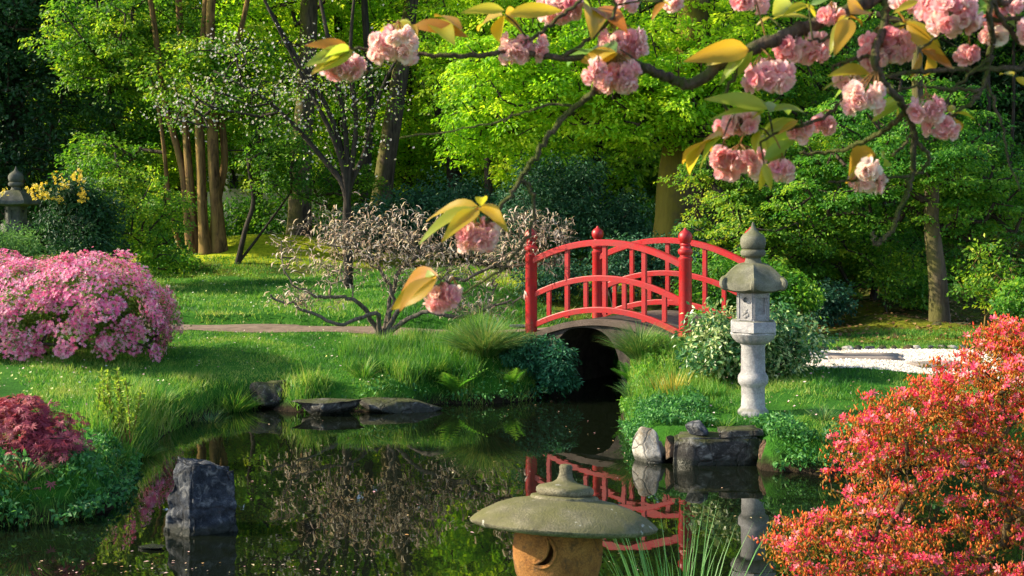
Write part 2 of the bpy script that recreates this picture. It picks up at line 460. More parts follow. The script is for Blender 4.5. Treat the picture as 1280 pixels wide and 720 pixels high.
# pond water: dark, still, with the faintest ripples
m,nt,b=newmat('pond water'); pos=geopos(nt)
b.inputs['Base Color'].default_value=(.004,.006,.003,1); b.inputs['Roughness'].default_value=.015; b.inputs['IOR'].default_value=1.5
mp=node(nt,'ShaderNodeMapping'); mp.inputs['Scale'].default_value=(1,.55,1); nt.links.new(pos,mp.inputs[0])
w1=noise(nt,1.3,3,.5,mp.outputs[0]); w2=noise(nt,9,2,.5,mp.outputs[0])
bump(nt,b,math_(nt,'ADD',w1.outputs['Fac'],math_(nt,'MULTIPLY',w2.outputs['Fac'],.08)),.07,.05)
M_water=m
wx=np.linspace(-7,10,80); wy=np.linspace(4.8,18.5,70)
A,B=np.meshgrid(wx,wy); i=np.arange(69)[:,None]*80; j=np.arange(79)[None]
tag(MB().add(np.stack([A,B,A*0],-1).reshape(-1,3),np.stack([i+j,i+j+1,i+81+j,i+80+j],-1).reshape(-1,4)).build('pond_water',M_water),kind='structure')

def sheet(name, px_poly_world, mat, dz=.006, res=.07, crown=0):
    """a path draped over the ground: world outline, filled on a grid and lifted slightly"""
    P_=np.array(px_poly_world); x0,y0=P_.min(0); x1,y1=P_.max(0)
    xs=np.arange(x0,x1+res,res); ys=np.arange(y0,y1+res,res); A,B=np.meshgrid(xs,ys)
    ins=np.zeros(A.shape,bool)
    for i in range(len(P_)):
        a=P_[i]; c=P_[(i+1)%len(P_)]
        ins^=((a[1]>B)!=(c[1]>B))&(A<(c[0]-a[0])*(B-a[1])/(c[1]-a[1]+1e-12)+a[0])
    Z=gz(A,B)+dz; n=len(xs)
    cell=ins[:-1,:-1]&ins[1:,:-1]&ins[:-1,1:]&ins[1:,1:]
    i,j=np.nonzero(cell); k=i*n+j; Q=np.stack([k,k+1,k+n+1,k+n],-1)
    used,inv=np.unique(Q,return_inverse=True)
    V=np.stack([A,B,Z],-1).reshape(-1,3)[used]
    return MB().add(V,inv.reshape(-1,4)).build(name,mat)

# white gravel path on the right, narrow earth path on the left
m,nt,b=newmat('white gravel'); pos=geopos(nt)
vo=node(nt,'ShaderNodeTexVoronoi'); vo.inputs['Scale'].default_value=38; nt.links.new(pos,vo.inputs['Vector'])
n1=noise(nt,2.5,4,.6,pos)
c=mixc(nt,math_(nt,'MULTIPLY',vo.outputs['Distance'],1.2,True),(.82,.78,.70),(.42,.37,.3))
c=mixc(nt,ramp(nt,[(.5,(0,0,0)),(.75,(.5,.5,.5))],n1.outputs['Fac']).outputs[0],c,(.5,.42,.33))
nt.links.new(c,b.inputs['Base Color']); b.inputs['Roughness'].default_value=.9
bump(nt,b,math_(nt,'SUBTRACT',1.0,vo.outputs['Distance']),1,.02); M_gravel=m
def gpw(px,py):
    z=.5
    for _ in range(12):
        x,y=W0(px,py,z); z=g1(x,y)
    return (x,y)
gpoly=[gpw(*p) for p in ((860,452),(930,462),(1000,459),(1060,461),(1120,465),(1180,470),(1240,479),(1330,492),(1480,510),(1480,455),(1330,444),(1240,438),(1150,437),(1090,437),(1020,438),(940,437),(880,436))]
gpoly=[tuple(BL0+BU*2.35-BV*.0)]+gpoly[1:-1]+[tuple(BL0+BU*2.35+BV*1.5)]
tag(sheet('gravel_path',gpoly,M_gravel,.008),kind='structure')
m,nt,b=newmat('trodden earth'); n1=noise(nt,5,5,.7,geopos(nt))
nt.links.new(ramp(nt,[(.3,(.09,.055,.035)),(.7,(.22,.15,.11))],n1.outputs['Fac']).outputs[0],b.inputs['Base Color']); b.inputs['Roughness'].default_value=.95
bump(nt,b,n1.outputs['Fac'],.6,.03); M_earth=m
tag(sheet('earth_path',[(-14,17.0),(-5,17.1),(-2.2,17.0),(-.9,16.55),(.1,15.75),(1.15,17.15),(.2,17.5),(-1,17.66),(-2.2,17.75),(-5,17.84),(-14,17.9)],M_earth,.008),kind='structure')

# ------------------------------------------------------------------ light, air, camera
SUN_EL=math.radians(30); SUNV=nrm(np.array([-.99,.06,0.]))*math.cos(SUN_EL)+np.array([0,0,math.sin(SUN_EL)])
w=bpy.data.worlds.new('World'); bpy.context.scene.world=w; w.use_nodes=True; nt=w.node_tree
bg=nt.nodes['Background']; sky=nt.nodes.new('ShaderNodeTexSky'); sky.sky_type='NISHITA'; sky.sun_disc=False
sky.sun_elevation=SUN_EL; sky.sun_rotation=math.atan2(SUNV[0],SUNV[1]); sky.air_density=1.0; sky.dust_density=1.2
nt.links.new(sky.outputs[0],bg.inputs[0]); bg.inputs[1].default_value=.15
sl=bpy.data.lights.new('sun','SUN'); sl.energy=5.0; sl.angle=math.radians(.6); sl.color=(1,.87,.62)
so=bpy.data.objects.new('sun',sl); COL.objects.link(so)
so.rotation_euler=Vector(SUNV).to_track_quat('Z','Y').to_euler(); so.location=(-20,-8,18)
cam=bpy.data.cameras.new('camera'); co=bpy.data.objects.new('camera',cam); COL.objects.link(co)
co.location=(0,0,H); co.rotation_euler=(PI/2,0,0); cam.sensor_width=36; cam.lens=36*F/1280
cam.shift_y=-(360-HY)/1280; cam.clip_end=400; cam.clip_start=.05
cam.dof.use_dof=True; cam.dof.focus_distance=13; cam.dof.aperture_fstop=10
sc=bpy.context.scene; sc.camera=co
sc.view_settings.view_transform='Standard'; sc.view_settings.look='None'; sc.view_settings.gamma=1; sc.view_settings.exposure=1.12
sc.render.engine='CYCLES'
sc.cycles.max_bounces=7; sc.cycles.diffuse_bounces=3; sc.cycles.glossy_bounces=4; sc.cycles.transmission_bounces=5
sc.cycles.use_denoising=True
try: sc.cycles.denoiser='OPENIMAGEDENOISE'
except Exception: pass
sc.cycles.sample_clamp_indirect=6
# ------------------------------------------------------------------ the red bridge
def paint(name, col, dark, dirt=(.05,.02,.015)):
    m,nt,b=newmat(name); pos=geopos(nt); n1=noise(nt,7,5,.65,pos); n2=noise(nt,45,3,.6,pos)
    c=mixc(nt,ramp(nt,[(.35,(0,0,0)),(.75,(1,1,1))],n1.outputs['Fac']).outputs[0],col,dark)
    c=mixc(nt,ramp(nt,[(.56,(0,0,0)),(.74,(.6,.6,.6))],n2.outputs['Fac']).outputs[0],c,dirt)
    g=nt.nodes.new('ShaderNodeNewGeometry'); sx=node(nt,'ShaderNodeSeparateXYZ'); nt.links.new(g.outputs['Normal'],sx.inputs[0]); sp=node(nt,'ShaderNodeSeparateXYZ'); nt.links.new(pos,sp.inputs[0])
    fade=math_(nt,'MULTIPLY',math_(nt,'MULTIPLY',math_(nt,'MAXIMUM',sx.outputs['Z'],0),ramp(nt,[(.4,(.15,.15,.15)),(.6,(1,1,1))],n1.outputs['Fac']).outputs[0]),.22)
    c=mixc(nt,fade,c,(.45,.04,.03))
    alg=math_(nt,'MULTIPLY',math_(nt,'MULTIPLY',math_(nt,'SUBTRACT',.98,sp.outputs['Z']),2.2,True),ramp(nt,[(.45,(0,0,0)),(.62,(.8,.8,.8))],noise(nt,16,5,.7,pos).outputs['Fac']).outputs[0])
    c=mixc(nt,alg,c,(.07,.075,.03))
    chip=noise(nt,28,6,.75,pos); c=mixc(nt,ramp(nt,[(.66,(0,0,0)),(.68,(1,1,1))],chip.outputs['Fac']).outputs[0],c,(.16,.11,.08))
    nt.links.new(c,b.inputs['Base Color']); nt.links.new(ramp(nt,[(.3,(.33,)*3),(.7,(.6,)*3)],n1.outputs['Fac']).outputs[0],b.inputs['Roughness'])
    bump(nt,b,n1.outputs['Fac'],.15,.01); return m
M_red=paint('red bridge paint',(.40,.004,.008),(.25,.003,.006))
M_conc=stonemat('weathered concrete',[(.03,.024,.02),(.075,.06,.05),(.12,.095,.08)],5,(.04,.06,.015),.5,stain=(.02,.018,.015))
M_deck=stonemat('worn deck',[(.08,.058,.045),(.16,.12,.10)],6)
M_step=stonemat('stepping slab',[(.2,.16,.135),(.32,.27,.24)],6)
br=thing('garden_bridge','small arched red Japanese footbridge crossing the pond','bridge',(BL0[0],BL0[1],.0),(0,0,math.atan2(BU[1],BU[0])))
def arc(t,z0,rise): s=t/BLEN; return z0+rise*4*s*(1-s)
def sweep(mb, y, z0, rise, w, h, t0=0, t1=BLEN, n=28, cap=False):
    ts=np.linspace(t0,t1,n+1); V=[]
    for t in ts:
        dz=rise*4*(1-2*t/BLEN)/BLEN; nrmv=np.array([-dz,1])/math.hypot(dz,1); c=np.array([t,arc(t,z0,rise)])
        prof=[(-w/2,-h/2),(w/2,-h/2),(w/2,h/2*.7),(w/2*.75,h/2),(-w/2*.75,h/2),(-w/2,h/2*.7)]
        for a,b_ in prof: q=c+nrmv*b_; V.append([q[0],y+a,q[1]])
    k=6; i=np.arange(n)[:,None]*k; j=np.arange(k)[None]; j2=(j+1)%k
    mb.add(V,np.stack([i+j,i+j2,i+k+j2,i+k+j],-1).reshape(-1,4)[:,::-1])
def bpart(name,mb,mat,parent=br,smooth=False,bev=0):
    o=mb.build(name,mat,parent,smooth,local=False)
    if bev: bevel(o,bev)
    return o
BZ=.66
for side,y in ((0,0.),(1,BW)):
    mb=MB(); sweep(mb,y,1.60,.27,.10,.075,.05,BLEN-.05+.1*side); bpart('handrail',mb,M_red)
    for z0 in (1.155,.76):
        mb=MB(); sweep(mb,y,z0,.27,.055,.07,.05,BLEN-.05+.1*side); bpart('rail',mb,M_red)
    for k in range(1,8):
        t=BLEN*k/8; full=(k%2==0)
        zt=arc(t,1.575 if full else 1.13,.27); zb=arc(t,.80 if not full else .70,.27)
        mb=MB(); box(mb,(t,y,(zt+zb)/2),(.058,.045 if full else .036,zt-zb)); bpart('baluster',mb,M_red,bev=.004)
    for t in (0,BLEN+.10*side):
        prof=[(r_*1.12,z_) for r_,z_ in [(.076,.38),(.076,.46),(.07,.5),(.068,1.56),(.074,1.575),(.074,1.60),(.058,1.612),(.058,1.632),(.076,1.65),(.08,1.675),(.076,1.70),(.056,1.715),(.05,1.74),(.062,1.752),(.05,1.765),(.046,1.775)]]
        mb=MB(); lathe(mb,[(r,z*1.0+.10*(z>1.5)) for r,z in prof],(t,y,0),24); po=bpart('post',mb,M_red,smooth=True); autosmooth(po,.7)
        f=[(.04,1.865),(.06,1.88),(.08,1.915),(.085,1.95),(.078,1.985),(.056,2.012),(.03,2.028),(.018,2.045),(.014,2.055),(.004,2.06)]
        mb=MB(); lathe(mb,f,(t,y,0),24); fo=mb.build('finial',M_red,po,True,local=False)
# deck
mb=MB(); n=30; ts=np.linspace(-.12,BLEN+.12,n+1); V=[]
for t in ts:
    zt=arc(np.clip(t,0,BLEN),.645,.27)
    for y_,z_ in ((-.09,zt-.075),(BW+.09,zt-.075),(BW+.09,zt),(-.09,zt)): V.append([t,y_,z_])
i=np.arange(n)[:,None]*4; j=np.arange(4)[None]; j2=(j+1)%4
mb.add(V,np.stack([i+j,i+j2,i+4+j2,i+4+j],-1).reshape(-1,4)[:,::-1]); mb.q.append(np.array([[0,1,2,3],[4*n+3,4*n+2,4*n+1,4*n]]))
bpart('deck',mb,M_deck)
# vault below the deck: solid masonry with a round-headed opening
mb=MB(); ow,oh=.53,.80
ts=np.unique(np.concatenate([np.linspace(-.35,BLEN+.35,24),BT+ow*np.sin(np.linspace(-PI/2,PI/2,33))]))
V=[]
for t in ts:
    zt=arc(np.clip(t,0,BLEN),.568,.27); e=1-abs((t-BT)/ow)**2.7; zb=oh*max(e,0)**(1/2.5) if e>1e-9 else 0
    zb = zb if e>1e-9 else 0
    zb=min(zb-.0,zt-.02) if e>1e-9 else (-.5 if abs(t-BT)>ow+1e-6 else 0)
    for y_ in (-.05,BW+.05):
        V+= [[t,y_,zb],[t,y_,zt]]
V=np.array(V); n=len(ts)
Fq=[]
for i in range(n-1):
    a=4*i; b_=a+4
    Fq+=[(a,b_,b_+1,a+1),(a+2,a+3,b_+3,b_+2),(a+1,b_+1,b_+3,a+3),(a,a+2,b_+2,b_)]
mb.add(V,Fq); bpart('vault',mb,M_conc)

# ------------------------------------------------------------------ stone lanterns
M_pale=stonemat('pale weathered granite',[(.24,.23,.235),(.36,.35,.355),(.48,.465,.455)],5,(.16,.17,.08),.12,speck=.35,stain=(.2,.19,.2))
M_mossy=stonemat('mossy granite',[(.10,.10,.075),(.165,.162,.12),(.24,.235,.17)],6,(.12,.125,.045),.3,speck=.35)
M_drum=stonemat('ochre sandstone',[(.22,.085,.025),(.34,.15,.04),(.42,.2,.06)],11,speck=.5,bumpd=.02,stain=(.10,.055,.025))
M_cap=stonemat('lichened lantern cap',[(.09,.08,.055),(.20,.18,.12),(.36,.32,.22)],9,(.15,.145,.055),.25,((.40,.39,.34),13,.635),speck=.6,bumpd=.02)
M_dark=newmat('dark hollow')[0]; M_dark.node_tree.nodes['Principled BSDF'].inputs['Base Color'].default_value=(.01,.009,.008,1)

def warabite(mb, R, z, n=6, rot=0, s=1.):
    """the curled corner scrolls of a hexagonal lantern roof"""
    for k in range(n):
        a=rot+2*PI*k/n; d=np.array([math.cos(a),math.sin(a),0]); up=np.array([0,0,1.])
        pts=[]
        for t in np.linspace(0,1,12):
            ang=-PI*.5+t*PI*1.45; r=.036*s*(1-.35*t)
            pts.append(d*(R-.012*s)+d*(r*math.cos(ang))+up*(z+.036*s+r*math.sin(ang)))
        pts=[d*(R*.6)+up*(z+.004)]+pts
        tube(mb,pts,[.035*s]+list(np.linspace(.038,.016,12)*s),8)

def roof_hex(mb, c, R, z0, z1, rtop, rot, thick=.035, curve=.35, n=48):
    V=[]; rows=14
    for i in range(rows+1):
        t=i/rows
        for k in range(n):
            a=2*PI*k/n; w=PI/3; aa=(a%w)-w/2; rr=math.cos(w/2)/math.cos(aa)
            corner=(abs(aa)/(w/2))**3
            hexr=R*(rr*.9+.1); r=hexr*(1-t)+rtop*t
            prof=(1-(1-t)**2)*.55+t*.45 if curve>0 else t
            prof=math.sin(t*PI/2)**.9
            z=z0+(z1-z0)*prof+corner*.045*(1-t)**2*curve*3
            rib=.008*(max(0,corner-.6)/.4)*(1-t*.5)
            V.append([c[0]+r*math.cos(a+rot),c[1]+r*math.sin(a+rot),c[2]+z+rib])
    # soffit
    for k in range(n):
        a=2*PI*k/n; w=PI/3; aa=(a%w)-w/2; rr=math.cos(w/2)/math.cos(aa); corner=(abs(aa)/(w/2))**3
        r=R*(rr*.9+.1)*.985; V.append([c[0]+r*math.cos(a+rot),c[1]+r*math.sin(a+rot),c[2]+z0-thick+corner*.045*curve*3])
    for k in range(n):
        a=2*PI*k/n; V.append([c[0]+R*.45*math.cos(a+rot),c[1]+R*.45*math.sin(a+rot),c[2]+z0-thick-.03])
    order=[rows+2,rows+1]+list(range(rows+1)); Fq=[]
    for a_,b_ in zip(order[:-1],order[1:]):
        for k in range(n): Fq.append((a_*n+k,a_*n+(k+1)%n,b_*n+(k+1)%n,b_*n+k))
    mb.add(V,Fq); e=mb.n-len(V)
    mb.add([[c[0],c[1],c[2]+z1],[c[0],c[1],c[2]+z0-thick-.03]],np.zeros((0,3),int))
    mb.t.append(np.array([(mb.n-2,e+rows*n+k,e+rows*n+(k+1)%n) for k in range(n)]+[(mb.n-1,e+(rows+2)*n+(k+1)%n,e+(rows+2)*n+k) for k in range(n)]))

LX,LY=2.27,11.3; LZ=2.2-(518-270)*LY/F+.0
def cut(o, cutters):
    """boolean difference, applied at once; the cutter is removed"""
    dg=bpy.context.evaluated_depsgraph_get
    for c in cutters:
        m=o.modifiers.new('b','BOOLEAN'); m.operation='DIFFERENCE'; m.object=c; m.solver='EXACT'
        me=bpy.data.meshes.new_from_object(o.evaluated_get(dg())); o.modifiers.clear(); o.data=me
        bpy.data.objects.remove(c,do_unlink=True)
def tall_lantern(loc, s, label, mats, rot=0, broad=1.0, straight=False):
    th=thing('stone_lantern',label,'stone lantern',loc,(0,0,0)); th.scale=(s,s,s)
    mp,mt=mats
    L=lambda nm,mb,mt_,p=th,sm_=True: autosmooth(mb.build(nm,mt_,p,sm_,local=False),.75)
    mb=MB(); lathe(mb,[(.145,-.12),(.148,.0),(.145,.035),(.125,.055),(.113,.075),(.108,.18),(.11,.26),(.118,.275),(.138,.30),(.142,.335),(.138,.365),(.12,.39),(.113,.405),(.112,.50),(.11,.64),(.118,.655),(.12,.67)],n=36)
    L('pedestal',mb,mp)
    mb=MB(); lathe(mb,[(.118,.666),(.155,.685),(.19,.72),(.212,.765),(.2,.78)],n=72,lobes=16,lob=.018); L('lotus_ring',mb,mp)
    mb=MB(); lathe(mb,[(.215,.776),(.238,.785),(.238,.868),(.225,.884),(.18,.888)],n=36,sq=6,rot=rot); L('platform',mb,mp)
    mb=MB(); lathe(mb,[(.166,.884),(.166,1.19)],n=6,rot=rot); fb=L('firebox',mb,mp,th,False)
    cs=[]
    for k in range(6):
        a=rot+PI/6+k*PI/3; d=np.array([math.cos(a),math.sin(a),0])*.1437
        if k%2==1:
            cb=MB(); tube(cb,[d*.8+[0,0,1.085],d*1.15+[0,0,1.085]],.026,16); cs.append(cb.build('c',None,None,False))
        else:
            R=Matrix.Rotation(a,3,'Z'); cb=MB(); box(cb,d*1.0+np.array([0,0,1.03]),(.05,.085,.15),R); cs.append(cb.build('c',None,None,False))
    for c_ in cs: c_.matrix_world=Matrix.Identity(4)
    par=fb.parent; fb.parent=None; cut(fb,cs); fb.parent=par; fb.data.materials.clear(); fb.data.materials.append(mp)
    # carved relief under the round holes
    mb=MB()
    for k in (1,3,5):
        a=rot+PI/6+k*PI/3; d=np.array([math.cos(a),math.sin(a),0])*.1437; tt=np.array([-math.sin(a),math.cos(a),0])
        for (u,z,r) in ((0,.97,.022),(-.022,.95,.017),(.022,.945,.018),(.0,.93,.02),(.012,.995,.012)):
            bmv=MB(); lathe(bmv,[(.001,-1),(.7,-.7),(1,0),(.7,.7),(.001,1)],n=10)
            v=bmv.v[0]*r; v=v@np.array([tt,d/.1437*.45,[0,0,1]]); 
            mb.add(v+d+tt*u+np.array([0,0,z]),bmv.q[0]); 
    L('carved_relief',mb,mp,fb)
    # raised frame lines on each face
    mb=MB()
    for k in range(6):
        a=rot+PI/6+k*PI/3; d=np.array([math.cos(a),math.sin(a),0])*.1445; tt=np.array([-math.sin(a),math.cos(a),0]); R=Matrix.Rotation(a,3,'Z')
        for z in (.90,1.165): box(mb,d+np.array([0,0,z]),(.012,.14,.014),R)
        for u in (-.068,.068): box(mb,d+tt*u+np.array([0,0,1.0325]),(.012,.012,.25),R)
    bevel(L('panel_frame',mb,mp,fb,False),.003)
    mb=MB()
    if straight: roof_hex(mb,(0,0,0),.36*broad,1.235,1.42,.09,rot,.04,.06)
    else: roof_hex(mb,(0,0,0),.325,1.225,1.425,.085,rot,.05,.26)
    rf=L('roof',mb,mt)
    mb=MB(); warabite(mb,.305 if not straight else .34*broad,1.21,6,rot,1.05 if not straight else .45); L('corner_scroll',mb,mt,rf)
    mb=MB(); lathe(mb,[(.085,1.405),(.09,1.425),(.078,1.435),(.07,1.47),(.078,1.482),(.10,1.488),(.116,1.505),(.117,1.535),(.105,1.553),(.09,1.558)],n=32); L('neck_ring',mb,mt)
    mb=MB(); lathe(mb,[(.09,1.555),(.108,1.567),(.119,1.61),(.117,1.655),(.098,1.69),(.062,1.715),(.03,1.745),(.016,1.775),(.011,1.80),(.004,1.812)],n=32); L('finial',mb,mt)
    return th
tall_lantern((LX,LY,LZ),1.0,'tall pale stone lantern with mossy roof on the lawn at the pond edge',(M_pale,M_mossy),rot=math.radians(20))
M_grey=stonemat('dark lantern stone',[(.05,.052,.045),(.1,.1,.085),(.15,.145,.12)],6,(.07,.08,.03),.3)
fl=P(20,292,24.0)
tall_lantern((fl[0],fl[1],g1(fl[0],fl[1])),1.24,'dark stone lantern half hidden by shrubs behind the pink azalea',(M_grey,M_grey),rot=math.radians(10),broad=1.06,straight=True)

# broad-capped lantern close to the camera
SX,SY=(705-640)*4.9/F,4.9
ll=thing('snow_viewing_lantern','low stone lantern with broad round mossy cap in the foreground','stone lantern',(SX-.055,SY-.14,0),(math.radians(-9),math.radians(3.2),0))
gz0=g1(SX,SY)
def LL(nm,mb,mt_,p=ll,sm_=True): return autosmooth(mb.build(nm,mt_,p,sm_,local=False),.8)
zr=.955
mb=MB(); lathe(mb,[(.12,zr-.035),(.30,zr-.024),(.36,zr-.016),(.379,zr-.006),(.382,zr+.003),(.372,zr+.014),(.335,zr+.040),(.28,zr+.067),(.21,zr+.088),(.14,zr+.100),(.138,zr+.108),(.133,zr+.112),(.118,zr+.114)],n=96)
cap=LL('cap',mb,M_cap)
v=np.array([x.co[:] for x in cap.data.vertices]); v+=nrm(v-np.array([0,0,zr]))*(fbm(v,5,1)*.006+fbm(v,22,2)*.0025)[:,None]
cap.data.vertices.foreach_set('co',v.astype(np.float32).ravel())
mb=MB(); lathe(mb,[(.085,zr+.110),(.110,zr+.114),(.119,zr+.126),(.119,zr+.140),(.108,zr+.151),(.080,zr+.158),(.052,zr+.165),(.036,zr+.176),(.029,zr+.192),(.026,zr+.212),(.028,zr+.228),(.022,zr+.237),(.005,zr+.240)],n=48)
LL('knob',mb,M_cap)
mb=MB(); lathe(mb,[(.150,zr-.235),(.168,zr-.20),(.180,zr-.15),(.184,zr-.10),(.180,zr-.055),(.165,zr-.028)],(-.018,0,0),n=96)
drum=LL('firebox',mb,M_drum)
# crescent window carved through a round raised frame, facing front left
ca=math.radians(-90-24); cz=zr-.100; dv=np.array([math.cos(ca),math.sin(ca),0]); tv=np.array([-math.sin(ca),math.cos(ca),0]); cc=np.array([-.018,0,0])
def prism(poly,depth0,depth1):
    mb=MB(); n=len(poly); V=[cc+dv*depth0+tv*a+np.array([0,0,b_]) for a,b_ in poly]+[cc+dv*depth1+tv*a+np.array([0,0,b_]) for a,b_ in poly]
    bm=bmesh.new(); vs=[bm.verts.new(x) for x in V]
    bm.faces.new(vs[:n]); bm.faces.new(vs[n:][::-1])
    for k in range(n): bm.faces.new([vs[(k+1)%n],vs[k],vs[n+k],vs[n+(k+1)%n]])
    bmesh.ops.recalc_face_normals(bm,faces=bm.faces); me=bpy.data.meshes.new('c'); bm.to_mesh(me); bm.free()
    o=bpy.data.objects.new('c',me); COL.objects.link(o); return o
R1=.050; cre=[]
for t in np.linspace(-PI*.62,PI*.5,22): cre.append((R1*math.cos(t-.3),cz+R1*math.sin(t-.3)))
e0=np.array(cre[0]); e1=np.array(cre[-1]); ctr=np.array([-.030,cz+.022]); 
a0=math.atan2(*(e1-ctr)[::-1]); a1=math.atan2(*(e0-ctr)[::-1]); r0=np.linalg.norm(e1-ctr); r1=np.linalg.norm(e0-ctr)
for t in np.linspace(0,1,16)[1:-1]:
    a=a0+(a1-a0)*t; r=r0+(r1-r0)*t; cre.append((ctr[0]+r*math.cos(a),ctr[1]+r*math.sin(a)))
par=drum.parent; drum.parent=None
cut(drum,[prism(cre,.10,.25)])
drum.parent=par; drum.data.materials.clear(); drum.data.materials.append(M_drum); autosmooth(drum,.6)
def on_drum(a,z):  # point on drum skin at lateral offset a
    r=np.interp(z,[zr-.235,zr-.20,zr-.15,zr-.10,zr-.055,zr-.028],[.150,.168,.180,.184,.180,.165]); return cc+dv*math.sqrt(r*r-a*a)+tv*a+np.array([0,0,z])
mb=MB(); pts=[on_drum(a*1.22,cz+(z-cz)*1.22) for a,z in cre]; pts.append(pts[0]); tube(mb,pts,.0055,8,cap=False); LL('window_rim',mb,M_drum,drum)
mb=MB(); pts=[on_drum(.062*math.cos(t)-.004,cz+.062*math.sin(t)) for t in np.linspace(-PI*.75,PI*.55,30)]; tube(mb,pts,.004,8); LL('window_rim',mb,M_drum,drum)
mb=MB(); lathe(mb,[(.2,zr-.30),(.245,zr-.29),(.25,zr-.25),(.235,zr-.238),(.17,zr-.232)],(-.018,0,0),n=48,sq=6); LL('platform',mb,M_cap)
for k in range(4):
    a=PI/4+k*PI/2; d=np.array([math.cos(a),math.sin(a),0])
    mb=MB(); tube(mb,spline([d*.16+[0,0,zr-.28],d*.24+[0,0,zr-.38],d*.27+[0,0,gz0-.05]],5),np.linspace(.06,.045,11),10); LL('leg',mb,M_cap)

# ------------------------------------------------------------------ rocks and slabs
M_rock=stonemat('pond rock',[(.022,.02,.018),(.07,.065,.06),(.17,.155,.135)],7,(.07,.08,.02),.3,stain=(.26,.25,.22),bumpd=.035,speck=.55,crack=5,wet=True)
M_slate=stonemat('blue grey rock',[(.018,.022,.03),(.05,.058,.075),(.13,.14,.16)],8,None,stain=(.21,.21,.21),bumpd=.04,speck=.6,crack=3.3,wet=True)
M_white=stonemat('white rock',[(.28,.25,.2),(.5,.47,.42),(.64,.61,.55)],6,speck=.4,stain=(.2,.16,.11),bumpd=.03,crack=5,wet=True)
M_brown=stonemat('brown rock',[(.06,.035,.02),(.15,.09,.055),(.24,.16,.10)],7,(.05,.07,.02),.3,bumpd=.03,speck=.5,crack=6,wet=True)
def rk(px,py,d,size,seed,mat,label,**k):
    """a rock whose centre shows at px,py"""
    o=rock('rock',P(px,py,d),size,seed,mat,**k); return tag(o,label,'rock')
# standing rock in the pond
d0=8.35; w0=d0/F
def Q_(px,py,dd=0): p=P(px,py,d0); return [p[0]*(d0+dd)/d0,d0+dd,p[2]]
corners=[Q_(196,662,.02),Q_(237,662,-.16),Q_(299,662,.02),Q_(262,662,.34),Q_(219,571,.04),Q_(240,577,-.04),Q_(294,586,.06),Q_(258,585,.30)]
corners=np.array(corners)
for k in range(4): corners[k,2]=-.25
bm=bmesh.new(); vs=[bm.verts.new(c) for c in corners]
for f in ((0,1,5,4),(1,2,6,5),(2,3,7,6),(3,0,4,7),(4,5,6,7),(3,2,1,0)): bm.faces.new([vs[i] for i in f])
bmesh.ops.recalc_face_normals(bm,faces=bm.faces)
bmesh.ops.bevel(bm,geom=bm.edges[:],offset=.012,segments=2,affect='EDGES')
bmesh.ops.triangulate(bm,faces=bm.faces[:])
for _ in range(5): 
    es=[e for e in bm.edges if e.calc_length()>.022]
    if es: bmesh.ops.subdivide_edges(bm,edges=es,cuts=1); bmesh.ops.triangulate(bm,faces=bm.faces[:])
bm.normal_update()
v=np.array([x.co[:] for x in bm.verts]); nn=np.array([x.normal[:] for x in bm.verts]); f=np.array([[x.index for x in g.verts] for g in bm.faces])
bm.verts.index_update(); f=np.array([[x.index for x in g.verts] for g in bm.faces]); bm.free()
ridge=np.abs(fbm(v,5,4)); v=v+nn*(fbm(v,3,2)*.035-ridge*.045+np.round(fbm(v,9,6)*3)/3*.014+fbm(v,16,3)*.012+fbm(v,40,5)*.004)[:,None]
tag(MB().add(v,f).build('rock',M_slate),'upright blue grey rock standing in the pond','rock')
rk(190,684,7.95,(.12,.09,.035),5,M_rock,'small flat stone just above the water beside the upright rock',flat=.3)
rk(338,488,13.8,(.24,.25,.21),11,M_rock,'rounded shore rock at the corner of the left lawn',rot=.4,flat=.5)
rk(411,506,13.38,(.50,.26,.15),12,M_rock,'long dark flat shore rock under the left lawn',flat=.35,rot=.05)
rk(503,504,13.58,(.52,.26,.14),13,M_rock,'long low grey shore rock below the tall grass',flat=.3,rot=-.05,tilt=.04)
rk(650,407,16.0,(.14,.12,.05),14,M_white,'pale flat stone at the foot of the left front bridge post',flat=.2)
rk(812,560,10.78,(.17,.15,.21),15,M_white,'white rock at the water edge below the green clover',cuts=9,tilt=-.2)
rk(838,560,10.72,(.09,.10,.16),16,M_brown,'brown rock wedged between the white rock and the stone wall')
def slab(name,c,s,seed,mat,label,cat,rot=0,tilt=0,rough=.02):
    bm=bmesh.new(); bmesh.ops.create_cube(bm,size=1)
    bmesh.ops.bevel(bm,geom=bm.edges[:],offset=.05,segments=2,affect='EDGES')
    bmesh.ops.triangulate(bm,faces=bm.faces[:]); bmesh.ops.subdivide_edges(bm,edges=bm.edges[:],cuts=4,use_grid_fill=True); bmesh.ops.triangulate(bm,faces=bm.faces[:])
    bm.verts.index_update(); v=np.array([x.co[:] for x in bm.verts]); f=np.array([[x.index for x in g.verts] for g in bm.faces]); bm.free()
    v=v*np.array(s); v=v*(1+.10*np.sin(v[:,[1,0,0]]*7/max(s)+seed)*np.array([1,1,.3]))
    v=v+nrm(v)*(fbm(v,4,seed)*rough+fbm(v,18,seed+1)*rough*.4)[:,None]
    R=np.array(Matrix.Rotation(rot,3,'Z')@Matrix.Rotation(tilt,3,'Y'))
    return tag(MB().add(v@R.T+np.array(c),f).build(name,mat),label,cat)
slab('stone_block',np.array([1.815,10.74,.06]),(.72,.30,.38),3,M_rock,'big dark squared stone block holding the bank under the tall lantern','stone block',rot=.03)
rk(873,537,10.72,(.14,.12,.085),17,M_slate,'dark blue angular stone lying on the left end of the stone block',cuts=10)
slab('stone_slab',P(924,539,10.74),(.36,.24,.06),4,M_rock,'thin flat grey slab at the bank edge just below the tall lantern','stone slab',tilt=-.05)
rk(1008,543,10.85,(.13,.13,.07),18,M_slate,'tilted dark stone half buried in the right bank',cuts=10,tilt=.35)
